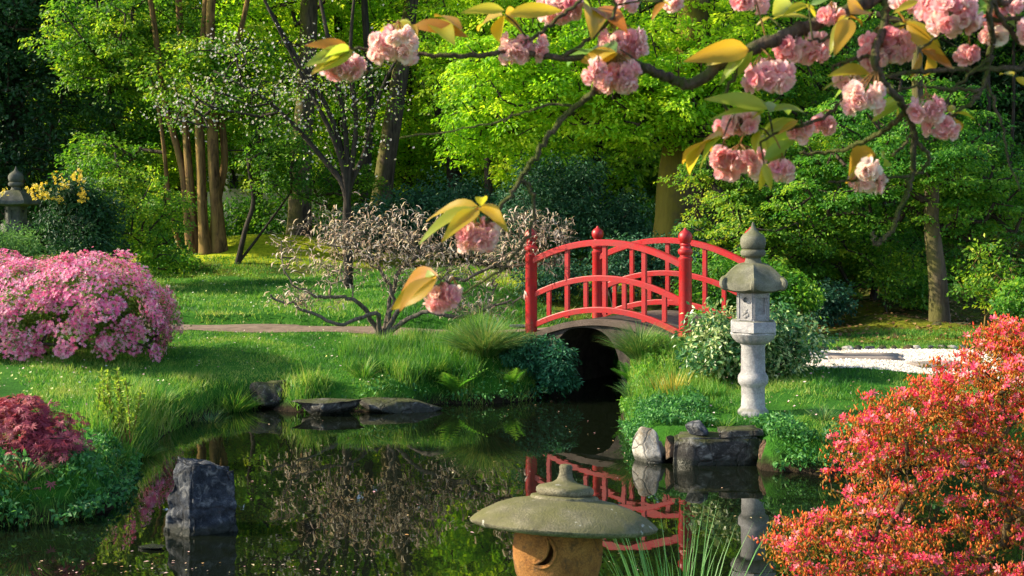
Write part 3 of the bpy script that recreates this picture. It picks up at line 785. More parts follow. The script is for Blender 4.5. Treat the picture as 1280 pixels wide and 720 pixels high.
rk(966,566,10.5,(.13,.1,.15),19,M_brown,'rusty brown rock in the right bank above the water')
rk(975,580,10.5,(.06,.06,.03),20,M_slate,'small wet stone at the waterline under the rusty brown rock')
# stones and stepping slabs along the right path
a=gpw(1078,447); b_=gpw(1168,457)
slab('stepping_slab',(a[0],a[1],g1(*a)+.006),(.92,.62,.04),6,M_step,'long left stepping slab set in the white gravel','stepping stone',rot=-.12,rough=.008)
slab('stepping_slab',(b_[0],b_[1],g1(*b_)+.006),(.60,.46,.04),7,M_step,'shorter right stepping slab set in the white gravel','stepping stone',rot=.1,rough=.008)
for k,px in enumerate(np.linspace(1030,1236,15)):
    px+=rng.normal()*2; x,y=gpw(px,437.5-((px-1030)/206)*1.5); r=rng.random()
    o=rock('kerb_stone',(x,y,g1(x,y)+.012),(.062+.02*r,.05,.036+.012*rng.random()),30+k,[M_rock,M_white,M_brown,M_slate][[0,0,1,0,3,0,0,2,1,3,0,1,0,3,0][k]],cuts=3,sub=3)
    tag(o,'small rounded cobble edging the far side of the white gravel path','kerb stone','cobbles edging the gravel path')
x,y=gpw(1196,414); rk(1193,409,17.6,(.24,.2,.13),21,M_rock,'dark boulder at the foot of the slim trunk beyond the gravel path',flat=.5)
x,y=gpw(1175,410); rk(1172,409,17.45,(.10,.1,.09),22,M_brown,'small brown stone between the slim trunk and the dark boulder')
# ------------------------------------------------------------------ trees
L_fresh=leafmat('fresh green leaves',[(.022,.085,.010),(.055,.16,.014),(.15,.28,.02),(.38,.42,.03)],.52,patch=.5,pscale=.5)
L_bright=leafmat('young yellow green leaves',[(.08,.22,.012),(.18,.37,.015),(.34,.50,.02),(.50,.56,.04)],.55,patch=.4,pscale=.6)
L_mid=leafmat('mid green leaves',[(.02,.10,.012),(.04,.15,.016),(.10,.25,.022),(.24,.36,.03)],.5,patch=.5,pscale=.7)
L_dark=leafmat('dark evergreen leaves',[(.006,.022,.009),(.012,.045,.014),(.02,.075,.02),(.045,.11,.025)],.2,patch=.4,pscale=.5)
L_blue=leafmat('blue green leaves',[(.008,.035,.02),(.015,.06,.035),(.03,.10,.055),(.06,.15,.07)],.25,patch=.4,spec=.25,rough=.55)
L_far=leafmat('woodland leaves',[(.02,.06,.01),(.05,.14,.014),(.14,.28,.02),(.34,.46,.03)],.5,patch=1.3,pscale=.13)
L_olive=leafmat('olive and copper leaves',[(.05,.08,.015),(.09,.14,.02),(.16,.10,.03),(.2,.2,.04)],.35)
B_brown=barkmat('warm brown bark',(.03,.018,.011),(.26,.145,.06),(.3,.2,.06),.1)  # third colour paints the sunlit orange-tan onto the left-facing side
B_mossy=barkmat('mossy bark',(.05,.034,.02),(.17,.12,.065),(.24,.20,.035),.55)
B_dark=barkmat('dark bark',(.018,.014,.012),(.06,.048,.038))
B_grey=barkmat('grey brown bark',(.035,.026,.02),(.14,.105,.075),(.13,.12,.04),.15)
B_limb=barkmat('dark limb bark',(.02,.015,.012),(.075,.055,.04),scale=12)

def grow(seeds, targets, step=.45, jit=.07, sag=.0, minz=-9, r0=.006, power=.5, rmax=.12):
    """joins every target to the nearest piece of the tree so far; returns segments with pipe-model radii"""
    nodes=[np.asarray(s,float) for s in seeds]; par=[-1]*len(nodes)
    arr=np.zeros((len(seeds)+len(targets)*14,3)); n=len(nodes); arr[:n]=nodes
    c=np.mean(np.asarray(seeds),0)
    dd=np.array([min(np.linalg.norm(t-s) for s in seeds[:: max(1,len(seeds)//12)]) for t in targets])
    tips=[]
    for k in np.argsort(dd):
        t=targets[k]; A=arr[:n]
        d=np.linalg.norm(A-t,axis=1)+.7*np.maximum(A[:,2]-t[2]+.05,0)
        i=int(np.argmin(d)); a=A[i]; L=np.linalg.norm(t-a)
        m=max(1,min(12,int(L/step)))
        prev=i
        side=rng.normal(size=3)*L*.08
        for q in range(1,m+1):
            s=q/m; p=a*(1-s)+t*s+(side+np.array([0,0,sag*L]))*4*s*(1-s)*.5+(rng.normal(size=3)*jit*step if q<m else 0)
            if n>=len(arr): break
            arr[n]=p; par.append(prev); prev=n; n+=1
        tips.append(prev)
    par=np.array(par); w=np.zeros(n); w[tips]=1
    for i in range(n-1,-1,-1):
        if w[i]==0: w[i]=.3
        if par[i]>=0: w[par[i]]+=w[i]
    r=np.minimum(r0*(w**power),rmax)
    ch=np.nonzero(par>=0)[0]
    return arr[:n],par,r,ch,tips

def limb_parts(name, seeds, targets, mat, parent, sides=5, local=True, **k):
    """like limbs, but every limb that leaves the trunk is a part of its own"""
    A,par,r,ch,tips=grow(seeds,targets,**k)
    root=np.arange(len(par))
    for i in range(len(par)):
        if par[i]>=0: root[i]=root[par[i]]
    pr=np.minimum(r[par[ch]], r[ch]*1.6)
    for q in np.unique(root[ch]):
        c=ch[root[ch]==q]; m=root[ch]==q
        mb=MB(); segs(mb, A[par[c]]-(A[c]-A[par[c]])*.04, A[c], pr[m], r[c], sides); mb.build(name,mat,parent,local=local)
    return A,tips

def limbs(mb, seeds, targets, sides=5, **k):
    A,par,r,ch,tips=grow(seeds,targets,**k)
    pr=np.minimum(r[par[ch]], r[ch]*1.6)
    segs(mb, A[par[ch]]-(A[ch]-A[par[ch]])*.04, A[ch], pr, r[ch], sides)
    return A,tips

def ellipsoid(c, r, n, shell=.45, low=-1., seed=None):
    out=[]
    while len(out)<n:
        p=rng.normal(size=(n*2,3)); p=nrm(p)*(rng.random((n*2,1))**shell)
        p=p[p[:,2]>low]; out.extend(p)
    return np.array(out[:n])*np.array(r)+np.array(c)

def sprays(mb, centers, per, R, flat=.18, L=.09, W=.62, out=None, droop=.25, tmpl=LEAF, tiltj=.3, upn=1., size_j=.35, varbase=None):
    """flat layered sprays of leaves around each centre"""
    n=len(centers); Rr=R*(.55+.8*rng.random(n))
    N=nrm(np.array([0,0,upn])+rng.normal(size=(n,3))*tiltj)
    if out is not None: N=nrm(N+out*.35)
    idx=np.repeat(np.arange(n),per); m=len(idx)
    a=rng.random(m)*2*PI; rr=np.sqrt(rng.random(m))*Rr[idx]
    # elongate each spray in its own direction
    th=rng.random(n)*2*PI
    X0,Y0,Z0=frames(np.stack([np.cos(th),np.sin(th),np.zeros(n)],-1),N)
    lx=rr*np.cos(a)*1.35; ly=rr*np.sin(a)*.8; lz=rng.normal(size=m)*flat*Rr[idx]-droop*rr**2/np.maximum(Rr[idx],1e-3)
    pos=centers[idx]+X0[idx]*lx[:,None]+Y0[idx]*ly[:,None]+Z0[idx]*lz[:,None]
    D=nrm(X0[idx]*np.cos(a)[:,None]+Y0[idx]*np.sin(a)[:,None]-Z0[idx]*(.25+.4*rng.random(m))[:,None]+rng.normal(size=(m,3))*.45)
    NN=nrm(N[idx]+rng.normal(size=(m,3))*.45)
    s=L*(1-size_j/2+size_j*rng.random(m))
    vb=rng.random(n)*.5 if varbase is None else varbase
    var=np.clip(vb[idx]+rng.random(m)*.5,0,1)
    stamp(mb,tmpl[0],tmpl[1],pos,D,NN,np.stack([s,s*W,s],-1),var)
    return pos

def ztrunk(pts, z_from=0):
    return pts
def trunk_px(pxs, d, rad, flare=1.5):
    """trunk centre line from photo pixels at depth d; first point is put on the ground"""
    p=[P(x,y,d) for x,y in pxs]
    g=g1(p[0][0],d); p[0]=np.array([p[0][0],d,g-.1])
    if p[1][2]<g+.2: p[1][2]=g+.3
    for k in range(2,len(p)): p[k][1]+=rng.normal()*.12*k*.4
    s=spline(p,6); n=len(s); r=np.linspace(rad[0],rad[1],n)
    h=s[:,2]-s[0,2]; r=r*(1+(flare-1)*np.exp(-h/(rad[0]*2.2)))
    return s,r

def tree(name,label,cat,trunks,ells,leaf,bark,L,per,R,flat=.2,group=None,tiltj=.35,crownname='crown',limbk=None,seedfrom=.45,W=.62,droop=.3,kind_sides=14,extra=None,limbbark=None,shell=.45):
    """trunks: [(pts,radii)], ells: [(centre,radii,count)]"""
    base=np.mean([t[0][0] for t in trunks],0); base=np.array([base[0],base[1],g1(base[0],base[1])])
    th=thing(name,label,cat,base,group=group)
    for i,(p,r) in enumerate(trunks):
        mb=MB(); tube(mb,p,r,kind_sides if r[0]>.08 else 8,bump=.10,seed=i+p[0][0]); mb.build('trunk',bark,th)
    tg=np.concatenate([ellipsoid(c,rr,int(n*1.7),shell) for c,rr,n in ells]); per=int(per*.66)
    tg=tg[tg[:,2]>gz(tg[:,0],tg[:,1])+.3]
    seeds=np.concatenate([p[int(len(p)*seedfrom):] for p,_ in trunks])
    k=dict(step=.5,jit=.16,sag=.06,r0=.0085,power=.52,rmax=min(.1,trunks[0][1][-1]*.9))
    k.update(limbk or {}); limb_parts('limb',seeds,tg,limbbark or B_limb,th,**k)
    cc=np.mean(tg,0); out=nrm(tg-cc)*np.array([1,1,.3])
    mb=MB(); sprays(mb,tg,per,R,flat,L,W,out,droop,tiltj=tiltj); mb.build(crownname,leaf,th,smooth=False)
    if extra: extra(th,tg)
    return th

# --- the multi-stemmed tree on the left
tr=[trunk_px(((241,342),(236,290),(226,210),(203,120),(190,20),(170,-120)),26,(.10,.05)),
    trunk_px(((248,342),(243,290),(238,210),(228,130),(222,30),(215,-130)),26.1,(.10,.06)),
    trunk_px(((258,342),(254,280),(250,200),(247,110),(255,10),(262,-150)),25.9,(.12,.07)),
    trunk_px(((274,342),(272,280),(267,200),(262,110),(268,0),(285,-170)),26.0,(.15,.08)),
    trunk_px(((266,342),(270,260),(280,200),(276,120),(300,20),(330,-140)),26.2,(.10,.05)),
    trunk_px(((233,342),(222,300),(213,250),(208,180),(190,120),(150,40)),26.3,(.06,.03))]
c1=P(165,50,26.6); c2=P(230,-190,26); c3=P(300,110,26.5); c4=P(140,190,26.8)
tree('multi_stem_tree','tall tree with a cluster of sunlit brown stems on the left lawn','tree',tr,
     [(c1,(2.1,1.5,1.35),105),(c2,(4.6,3,2.8),170),(c3,(1.1,1.2,1.5),40),(c4,(1.0,1.0,.6),22),(P(245,90,25.0),(1.0,.5,.8),26)],L_fresh,B_brown,.092,130,.34,seedfrom=.45)
# --- dark evergreen, left edge
tree('evergreen_tree','dark evergreen towering behind the left stone lantern','tree',[trunk_px(((15,330),(18,200),(20,0),(25,-250)),30,(.3,.1))],
     [(P(15,60,29.5),(2.6,1.8,4.6),260),(P(-120,60,29.5),(2,1.8,4.6),120),(P(60,-160,30),(3,2,2.5),100)],L_dark,B_dark,.12,130,.42,flat=.3,seedfrom=.1,tiltj=.5,droop=.5)
# --- tall grey trunk rising above the knoll
tree('tall_tree','tall straight grey brown trunk standing behind the mossy knoll','tree',[trunk_px(((374,330),(375,270),(378,180),(384,60),(390,-250)),31,(.33,.2),1.3)],
     [(P(390,-130,31),(4,3,2.6),150),(P(330,40,32),(1.7,1.3,1.2),50)],L_bright,B_grey,.10,110,.42,seedfrom=.5)
# --- leaning dark trunk
tree('leaning_tree','dark mossy trunk leaning right above the bare shrub','tree',[trunk_px(((470,320),(478,240),(488,170),(500,90),(515,0),(540,-200)),32,(.30,.16),1.3)],
     [(P(540,-150,32),(3.6,2.6,2.4),140),(P(560,20,33),(2,1.5,1.3),60)],L_bright,B_grey,.10,110,.42,seedfrom=.55)
tree('thin_tree','thin dark trunk just left of the leaning mossy trunk','tree',[trunk_px(((452,320),(458,220),(462,120),(455,0),(450,-150)),31,(.13,.07),1.3)],
     [(P(445,-120,31),(2.2,2,2.2),70)],L_fresh,B_dark,.10,110,.42,seedfrom=.55)
# --- white-blossoming fan of dark stems
L_wpet=leafmat('white blossom',[(.55,.5,.5),(.72,.66,.66),(.8,.74,.75)],.3,patch=0)
def white_blossom(th,tg):
    mb=MB(); q=tg[rng.random(len(tg))<.8]; k=np.repeat(np.arange(len(q)),7); pos=q[k]+rng.normal(size=(len(k),3))*np.array([.24,.24,.14])
    stamp(mb,FLOWER[0],FLOWER[1],pos,nrm(rng.normal(size=(len(k),3))+[-.3,-.8,.3]),unit(len(k)),.024); mb.build('blossom',L_wpet,th,smooth=False)
fan=[]
for tip in (((415,150),(352,40),(300,-60)),((430,150),(405,20),(380,-90)),((445,160),(440,60),(452,-60)),((455,190),(478,110),(520,30)),((405,200),(340,130),(270,90)),((420,180),(375,90),(335,10))):
    fan.append(trunk_px(((436,300),(434,250))+tip,21.5,(.075,.018),1.2))
tree('blossoming_tree','small tree fanning dark stems dotted with tiny white blossoms','tree',fan,
     [(P(330,100,21.5),(1.9,1,.9),60),(P(430,130,21.5),(1.2,1,1.2),40),(P(230,130,21),(.9,.8,.5),20),(P(430,-60,21.5),(2.4,1,.9),60)],L_fresh,B_dark,.05,26,.28,extra=white_blossom,seedfrom=.35,limbbark=B_dark,limbk=dict(r0=.006,rmax=.03),kind_sides=8)
# --- forked tree far back
tree('forked_tree','dark forked tree seen deep in the bright wood','tree',[trunk_px(((566,330),(565,230),(563,185),(548,140),(540,80)),38,(.2,.1)),trunk_px(((567,330),(566,230),(566,190),(582,150),(596,90),(600,0)),38,(.19,.1))],
     [(P(560,0,38),(3,2,2.2),90)],L_bright,B_dark,.12,100,.5,seedfrom=.6)
# --- the great beech behind the bridge
bt=[trunk_px(((843,332),(841,300),(843,240),(850,170),(862,60),(870,-200)),22,(.36,.25),1.5)]
tree('beech_tree','large beech with a thick moss covered trunk behind the bridge','tree',bt,
     [(P(690,90,21.3),(2.1,1.5,1.3),130),(P(800,130,21),(1.3,1.2,.75),70),(P(600,150,22),(.8,1,.9),40),(P(900,90,21.5),(1.7,1.5,1.5),110),(P(800,-150,22),(5,3.4,2.2),210)],L_bright,B_mossy,.085,135,.30,flat=.12,seedfrom=.42,tiltj=.22,droop=.4)
tree('shade_side_trunk','added black trunk standing in for the shadow side of the mossy beech','tree',[trunk_px(((882,330),(880,240),(872,120),(868,-100)),24.5,(.27,.2),1.2)],  # extra tree added as the shadow side of the beech trunk
     [(P(890,-80,25),(3,2.2,2),90)],L_mid,B_dark,.1,110,.42,seedfrom=.6)
tree('young_beech','slender young beech with glowing yellow green leaves above the blue green shrub','tree',[trunk_px(((612,330),(610,200),(606,100),(600,-60)),28,(.11,.05))],
     [(P(600,60,28),(1.5,1.4,2.2),110),(P(670,190,27),(1.0,1,.7),50),(P(760,60,28),(1.5,1.4,1.6),80)],L_bright,B_dark,.09,130,.36,flat=.14,seedfrom=.3,tiltj=.25)
# --- maples on the right
tree('maple_tree','slim straight maple with a fork, a boulder at its foot','tree',[trunk_px(((1174,408),(1172,350),(1164,280),(1158,230),(1150,120),(1140,-60)),17.8,(.14,.07),1.25)],
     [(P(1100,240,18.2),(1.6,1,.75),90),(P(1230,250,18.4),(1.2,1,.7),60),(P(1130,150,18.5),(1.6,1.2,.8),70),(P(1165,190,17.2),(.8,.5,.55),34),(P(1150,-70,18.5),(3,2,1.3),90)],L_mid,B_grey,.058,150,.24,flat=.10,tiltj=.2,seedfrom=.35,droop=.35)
tree('layered_maple','low spreading maple with flat green tiers behind the tall lantern','tree',
     [trunk_px(((946,400),(938,330),(925,280),(900,240),(880,225)),19,(.09,.04),1.2),trunk_px(((948,400),(945,330),(948,280),(965,245),(975,225)),19,(.08,.04),1.2)],
     [(P(960,290,19),(1.4,1,.9),100),(P(1060,330,19.5),(1.1,.9,.6),60),(P(900,220,19.3),(.7,.7,.5),30),(P(1000,200,19.5),(1.2,1,.5),50)],L_fresh,B_dark,.055,150,.24,flat=.10,tiltj=.2,seedfrom=.5,limbbark=B_dark)
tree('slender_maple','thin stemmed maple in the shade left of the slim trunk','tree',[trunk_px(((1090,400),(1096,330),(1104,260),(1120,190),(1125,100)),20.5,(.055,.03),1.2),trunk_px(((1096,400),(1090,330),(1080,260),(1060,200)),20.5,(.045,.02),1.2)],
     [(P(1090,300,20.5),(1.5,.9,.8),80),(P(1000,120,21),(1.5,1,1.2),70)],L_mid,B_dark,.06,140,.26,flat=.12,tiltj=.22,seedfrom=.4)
tree('conifer_tree','dark conifer filling the upper right behind the blossoms','tree',[trunk_px(((1200,350),(1196,250),(1190,100),(1185,-250)),27,(.25,.1))],
     [(P(1180,40,27),(2.3,1.6,3.6),240)],L_dark,B_dark,.11,120,.38,seedfrom=.15,tiltj=.4,droop=.6)
tree('conifer_tree','dark conifer at the right edge of the wood','tree',[trunk_px(((1300,350),(1296,250),(1290,100),(1285,-250)),26,(.25,.1))],
     [(P(1310,60,26),(2.0,1.6,3.6),180)],L_dark,B_dark,.11,120,.38,seedfrom=.15,tiltj=.4,droop=.6)
for px,lab,r in ((1052,'bare thin pole of a tree in the shade behind the layered maple',.05),(1232,'pair of thin straight saplings behind the slim maple',.05),(1263,'thin dark sapling near the right edge of the wood',.045),(1010,'thin dark tree rising between the beech and the slender maple',.07)):
    d=22.5+rng.random()*2
    tree('sapling',lab,'tree',[trunk_px(((px,350),(px-3,250),(px+4,130),(px-6,-80)),d,(r,r*.6),1.2)],[(P(px,0,d),(1.2,1.1,1.2),30),(P(px,200,d+.5),(.8,.7,.5),16)],L_mid,B_dark,.07,110,.3,seedfrom=.4)
# --- smaller foliage left
tree('understory_tree','small bushy green tree between the left lantern and the cluster of stems','tree',[trunk_px(((160,345),(156,300),(150,240),(140,190)),22.5,(.05,.02))],
     [(P(165,265,22.5),(1.1,.9,.85),46),(P(110,225,22.8),(.9,.8,.5),26),(P(205,320,22.5),(.55,.5,.35),12)],L_fresh,B_dark,.06,140,.25,flat=.18,seedfrom=.2)
tree('understory_tree','slight tree with leaning dark stem at the right of the cluster of stems','tree',[trunk_px(((296,335),(306,290),(318,250),(312,190),(330,140)),25,(.06,.03)),trunk_px(((292,335),(320,300),(362,240)),25,(.035,.02))],
     [(P(345,190,25),(.7,.7,.8),36),(P(420,230,27),(1,.9,.7),40)],L_fresh,B_dark,.07,110,.26,seedfrom=.4)
# --- a second rank further back
rank=[(70,37,'tall green tree rising behind the dark evergreen',L_fresh),(140,36,'leafy tree behind the left side of the cluster of stems',L_mid),(225,38,'sunny leafed tree glimpsed through the cluster of stems',L_bright),(320,37,'bright tree filling the gap left of the tall grey trunk',L_bright),
      (420,39,'light green tree behind the white blossoming stems',L_bright),(510,40,'yellow green tree behind the leaning trunk',L_bright),(650,37,'bright beech like tree behind the blue green shrub',L_bright),(740,36,'glowing green tree just left of the mossy beech trunk',L_bright),
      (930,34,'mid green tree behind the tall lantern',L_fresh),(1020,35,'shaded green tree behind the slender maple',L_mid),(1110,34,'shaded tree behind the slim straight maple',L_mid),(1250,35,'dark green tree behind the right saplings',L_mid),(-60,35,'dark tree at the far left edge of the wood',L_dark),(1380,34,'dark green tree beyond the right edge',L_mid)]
for px,d,lab,lm in rank:
    w=rng.random()
    tree('woodland_tree',lab,'tree',[trunk_px(((px,325),(px+5*w,230),(px-8+20*w,90),(px-5,-200)),d,(.2,.12))],
         [(P(px,170,d-.3),(2.0,1.2,1.9),75),(P(px,10,d),(2.4,1.6,2.4),90),(P(px,-200,d),(3.2,2,2.8),90)],lm,B_dark,.125,110,.5,flat=.2,seedfrom=.22)
# --- the wood behind, one far mass with its own hollows
mb=MB(); n=7400
px=rng.random(n)*2500-600; d=42+rng.random(n)*14; x=(px-CX)*d/F; z=.5+rng.random(n)**1.1*17
cen=np.stack([x,d,z],-1)
sprays(mb,cen,46,1.0,.3,.30,.62,None,.3,tiltj=.5)
tag(mb.build('far_woodland',L_far,None,smooth=False),'dense far wood closing off the garden behind all the trees','wood',kind='stuff')
mb=MB(); k=60; px=rng.random(k)*2200-400; d=41+rng.random(k)*12; x=(px-CX)*d/F
segs(mb,np.stack([x,d,x*0+.2],-1),np.stack([x+rng.normal(size=k)*.8,d,x*0+14],-1),.1+.14*rng.random(k),.05+.08*rng.random(k),8)
tag(mb.build('far_trunks',B_dark),'distant trunks standing in the far wood','trunks',kind='stuff')
# --- white house glimpsed between the trunks
M_ren=stonemat('white render',[(.6,.6,.58),(.7,.7,.68)],2,speck=.1); M_tile=stonemat('roof tile',[(.12,.05,.03),(.2,.08,.05)],3)
M_glass=newmat('dark pane')[0]; M_glass.node_tree.nodes['Principled BSDF'].inputs['Base Color'].default_value=(.03,.04,.05,1); M_glass.node_tree.nodes['Principled BSDF'].inputs['Roughness'].default_value=.1
hp=P(352,225,40.5); hg=g1(hp[0],40.5)
ho=thing('house','white rendered house barely glimpsed between the left trunks','house',(hp[0],40.5,hg))
mb=MB(); box(mb,(0,2,1.9),(5,4,3.9)); mb.build('wall',M_ren,ho,False,local=False)
mb=MB(); box(mb,(0,2,3.95),(5.5,4.5,.2)); box(mb,(0,2,4.2),(4.2,3.2,.35)); mb.build('roof',M_tile,ho,False,local=False)
for wx in (-1.4,0,1.4):
    mb=MB(); box(mb,(wx,-.03,2.2),(.8,.06,1.1)); f=mb.build('window',M_ren,ho,False,local=False)
    for gx_ in (-.19,.19):
        for gz_ in (-.26,.26):
            mb=MB(); box(mb,(wx+gx_,-.065,2.2+gz_),(.3,.02,.44)); mb.build('pane',M_glass,f,False,local=False)
# ------------------------------------------------------------------ shrubs, flowers, grasses
def shrub(name,label,cat,base,ells,leaf,bark,L,per,R,flat=.3,stems=5,tmpl=LEAF,W=.6,tiltj=.6,flowers=None,low=-1,shell=.4,limbk=None,group=None,droop=.3,partname='foliage'):
    b=np.array([base[0],base[1],g1(base[0],base[1])]); th=thing(name,label,cat,b,group=group)
    tg=np.concatenate([ellipsoid(c,r,n,shell,low) for c,r,n in ells]); tg=tg[tg[:,2]>gz(tg[:,0],tg[:,1])+.04]
    seeds=[b+[rng.normal()*.08,rng.normal()*.08,-.03] for _ in range(stems)]
    k=dict(step=.16,jit=.2,sag=.1,r0=.0028,power=.5,rmax=.03); k.update(limbk or {})
    limb_parts('stem',np.array(seeds),tg,bark,th,**k)
    mb=MB(); cc=np.mean(tg,0); out=nrm(tg-cc); sprays(mb,tg,per,R,flat,L,W,out,droop,tmpl,tiltj=tiltj); mb.build(partname,leaf,th,smooth=False)
    if flowers: flowers(th,tg,cc)
    return th,tg
def dome(c,r,n,lo=-.3):
    p=nrm(rng.normal(size=(n*3,3))); p=p[p[:,2]>lo][:n]; return p
# pink azalea, left -------------------------------------------------
L_pink=leafmat('pink azalea petals',[(.74,.07,.29),(.88,.19,.45),(.93,.36,.57),(.95,.60,.72)],.33,patch=.25,pscale=2.,tint=1.0)
L_azl=leafmat('azalea leaves',[(.03,.09,.012),(.07,.16,.02),(.15,.24,.03),(.24,.3,.05)],.35)
b=gp(62,14.9); C1=P(112,392,14.7); C2=P(-10,400,14.9)
C1[2]=.95; C2[2]=1.0; C3=P(48,400,14.75); C3[2]=.98
th=thing('azalea_bush','broad rounded bush covered in pink blossom at the left edge','azalea',(b[0],b[1],b[2]))
def azpads():
    out=[];nr=[]
    for C,(rx,ry,rz),n in ((C1,(1.0,.95,.80),170),(C2,(1.3,1.0,.66),160),(C3,(1.05,1.0,.70),130)):
        p=dome(C,None,n,-.55); wob=1+.15*fbm(p,2.6,C[0])[:,None]+.06*rng.normal(size=(len(p),1))
        q=C+p*np.array([rx,ry,rz])*wob*np.array([1,1,1]); out.append(q); nr.append(p)
    return np.concatenate(out),np.concatenate(nr)
pq,pn=azpads()
ins=np.zeros(len(pq),bool)
for C,r in ((C1,(1.0,.95,.80)),(C2,(1.3,1.0,.66)),(C3,(1.05,1.0,.70))): ins|=(((pq-C)/np.array(r))**2).sum(1)<.72
pq,pn=pq[~ins],pn[~ins]; g=gz(pq[:,0],pq[:,1]); k=pq[:,2]>g+.12; pq,pn=pq[k],pn[k]
limb_parts('stem',np.array([[b[0]+rng.normal()*.5,b[1]+rng.normal()*.15,b[2]] for _ in range(9)]),pq-pn*.1,B_limb,th,step=.2,jit=.2,r0=.004,rmax=.03)
mb=MB(); allc=np.concatenate([pq-pn*.06,pq-pn*.28,pq-pn*.5]); sprays(mb,allc,70,.17,.4,.036,.5,None,.3,tiltj=.8); mb.build('foliage',L_azl,th,smooth=False)
mb=MB(); idx=np.repeat(np.arange(len(pq)),88); m=len(idx)
R3=.15*(.5+rng.random(len(pq)))
Xp,Yp,Zp=frames(nrm(np.cross(pn,unit(len(pn)))),nrm(pn+np.array([0,0,.7])))
a=rng.random(m)*2*PI; rr=np.sqrt(rng.random(m))*R3[idx]
pos=pq[idx]+Xp[idx]*(rr*np.cos(a)*1.25)[:,None]+Yp[idx]*(rr*np.sin(a))[:,None]+Zp[idx]*(rng.normal(size=m)*.022-rr**2*1.5)[:,None]
stamp(mb,FLOWER[0],FLOWER[1],pos,nrm(Zp[idx]+pn[idx]*.6+rng.normal(size=(m,3))*.5),unit(m),.016+.008*rng.random(m)); mb.build('blossom',L_pink,th,smooth=False)

# red-orange azalea, right foreground --------------------------------
L_mag=leafmat('magenta azalea petals',[(.72,.025,.09),(.82,.05,.15),(.85,.12,.22),(.88,.32,.33)],.35,patch=.2,pscale=3,tint=1.0)
L_bud=leafmat('orange red buds and young leaves',[(.58,.035,.02),(.74,.11,.03),(.82,.24,.045),(.68,.32,.06)],.4,patch=.3,pscale=3,tint=1.1)
L_oli=leafmat('olive green young leaves',[(.05,.06,.01),(.14,.13,.015),(.32,.19,.02),(.50,.20,.03)],.45,patch=.3,pscale=2)
b=np.array([2.75,6.45,g1(2.75,6.45)])
th=thing('azalea_bush','spreading bush of red and orange azalea flowers at the lower right','azalea',b)
el=[(P(1235,600,6.95),(.92,.8,.62),420),(P(1335,520,7.15),(.70,.7,.60),250),(P(1055,690,6.35),(.50,.45,.22),130),(P(1120,556,6.7),(.33,.4,.27),100),(P(1290,470,7.2),(.38,.4,.33),110),(P(1215,478,7.1),(.30,.4,.22),90),(P(1290,425,7.1),(.30,.4,.22),90),(P(1150,525,6.9),(.4,.4,.2),80),(P(1500,600,7.0),(.8,.8,.7),160),(P(1180,730,6.3),(.8,.35,.2),90)]
tips=np.concatenate([ellipsoid(c,r,n,.33) for c,r,n in el])
tips[:,2]+=.05*np.sin(tips[:,0]*9+tips[:,2]*5)
tier=np.sin((tips[:,2]-.42*(tips[:,0]-2.2))*19+.7*np.sin(tips[:,0]*5+tips[:,1]*3)); tips=tips[tier>-.62]
g=gz(tips[:,0],tips[:,1]); tips=tips[tips[:,2]>np.maximum(g,0)+.10]
# keep the outline of the photograph: nothing above the slope that rises to the right
px=tips[:,0]*F/tips[:,1]+CX; py=HY+(H-tips[:,2])*F/tips[:,1]
lim=np.interp(px,[930,950,990,1035,1050,1100,1160,1180,1215,1250,1280,1400],[655,640,600,560,492,488,470,440,412,392,385,380]); tips=tips[py>lim]
A_,tp=limb_parts('stem',np.array([b+[rng.normal()*.12,rng.normal()*.1,-.03] for _ in range(6)]),tips,barkmat('azalea twigs',(.03,.022,.012),(.17,.12,.06),scale=30),th,step=.10,jit=.35,sag=-.10,r0=.0017,power=.52,rmax=.021,sides=6)
n=len(tips); mb=MB(); idx=np.repeat(np.arange(n),19); m=len(idx)
pos=tips[idx]+rng.normal(size=(m,3))*np.array([.042,.042,.025])-[0,0,.01]
stamp(mb,LEAFW[0],LEAFW[1],pos,nrm(rng.normal(size=(m,3))*.8+[-.1,-.1,.5]),unit(m)+[0,0,.7],np.stack([.024+.012*rng.random(m)]*3,-1)*[1,.42,1]); mb.build('foliage',L_oli,th,smooth=False)
# buds: upright pointed tubes
TB=np.array([[0,0,0]]+[[.45,.17*math.cos(t),.17*math.sin(t)] for t in np.arange(5)*2*PI/5]+[[1,0,0]]); FB=[(0,1+k,1+(k+1)%5) for k in range(5)]+[(6,1+(k+1)%5,1+k) for k in range(5)]
mb=MB(); idx=np.repeat(np.arange(n),13); m=len(idx); pos=tips[idx]+rng.normal(size=(m,3))*np.array([.034,.034,.018])+[0,0,.012]
stamp(mb,TB,FB,pos,nrm(rng.normal(size=(m,3))*.4+[-.08,-.1,1]),unit(m),.022+.014*rng.random(m)); mb.build('buds',L_bud,th)
mb=MB(); fl_=tips[rng.random(n)<.55]; idx=np.repeat(np.arange(len(fl_)),5); m=len(idx); pos=fl_[idx]+rng.normal(size=(m,3))*np.array([.030,.030,.014])+[0,0,.022]
fx,ff=petal_flower(5,.75,.36)
stamp(mb,fx,ff,pos,nrm(rng.normal(size=(m,3))*.55+[-.25,-.35,.8]),unit(m),.016+.009*rng.random(m)); mb.build('blossom',L_mag,th,smooth=False)

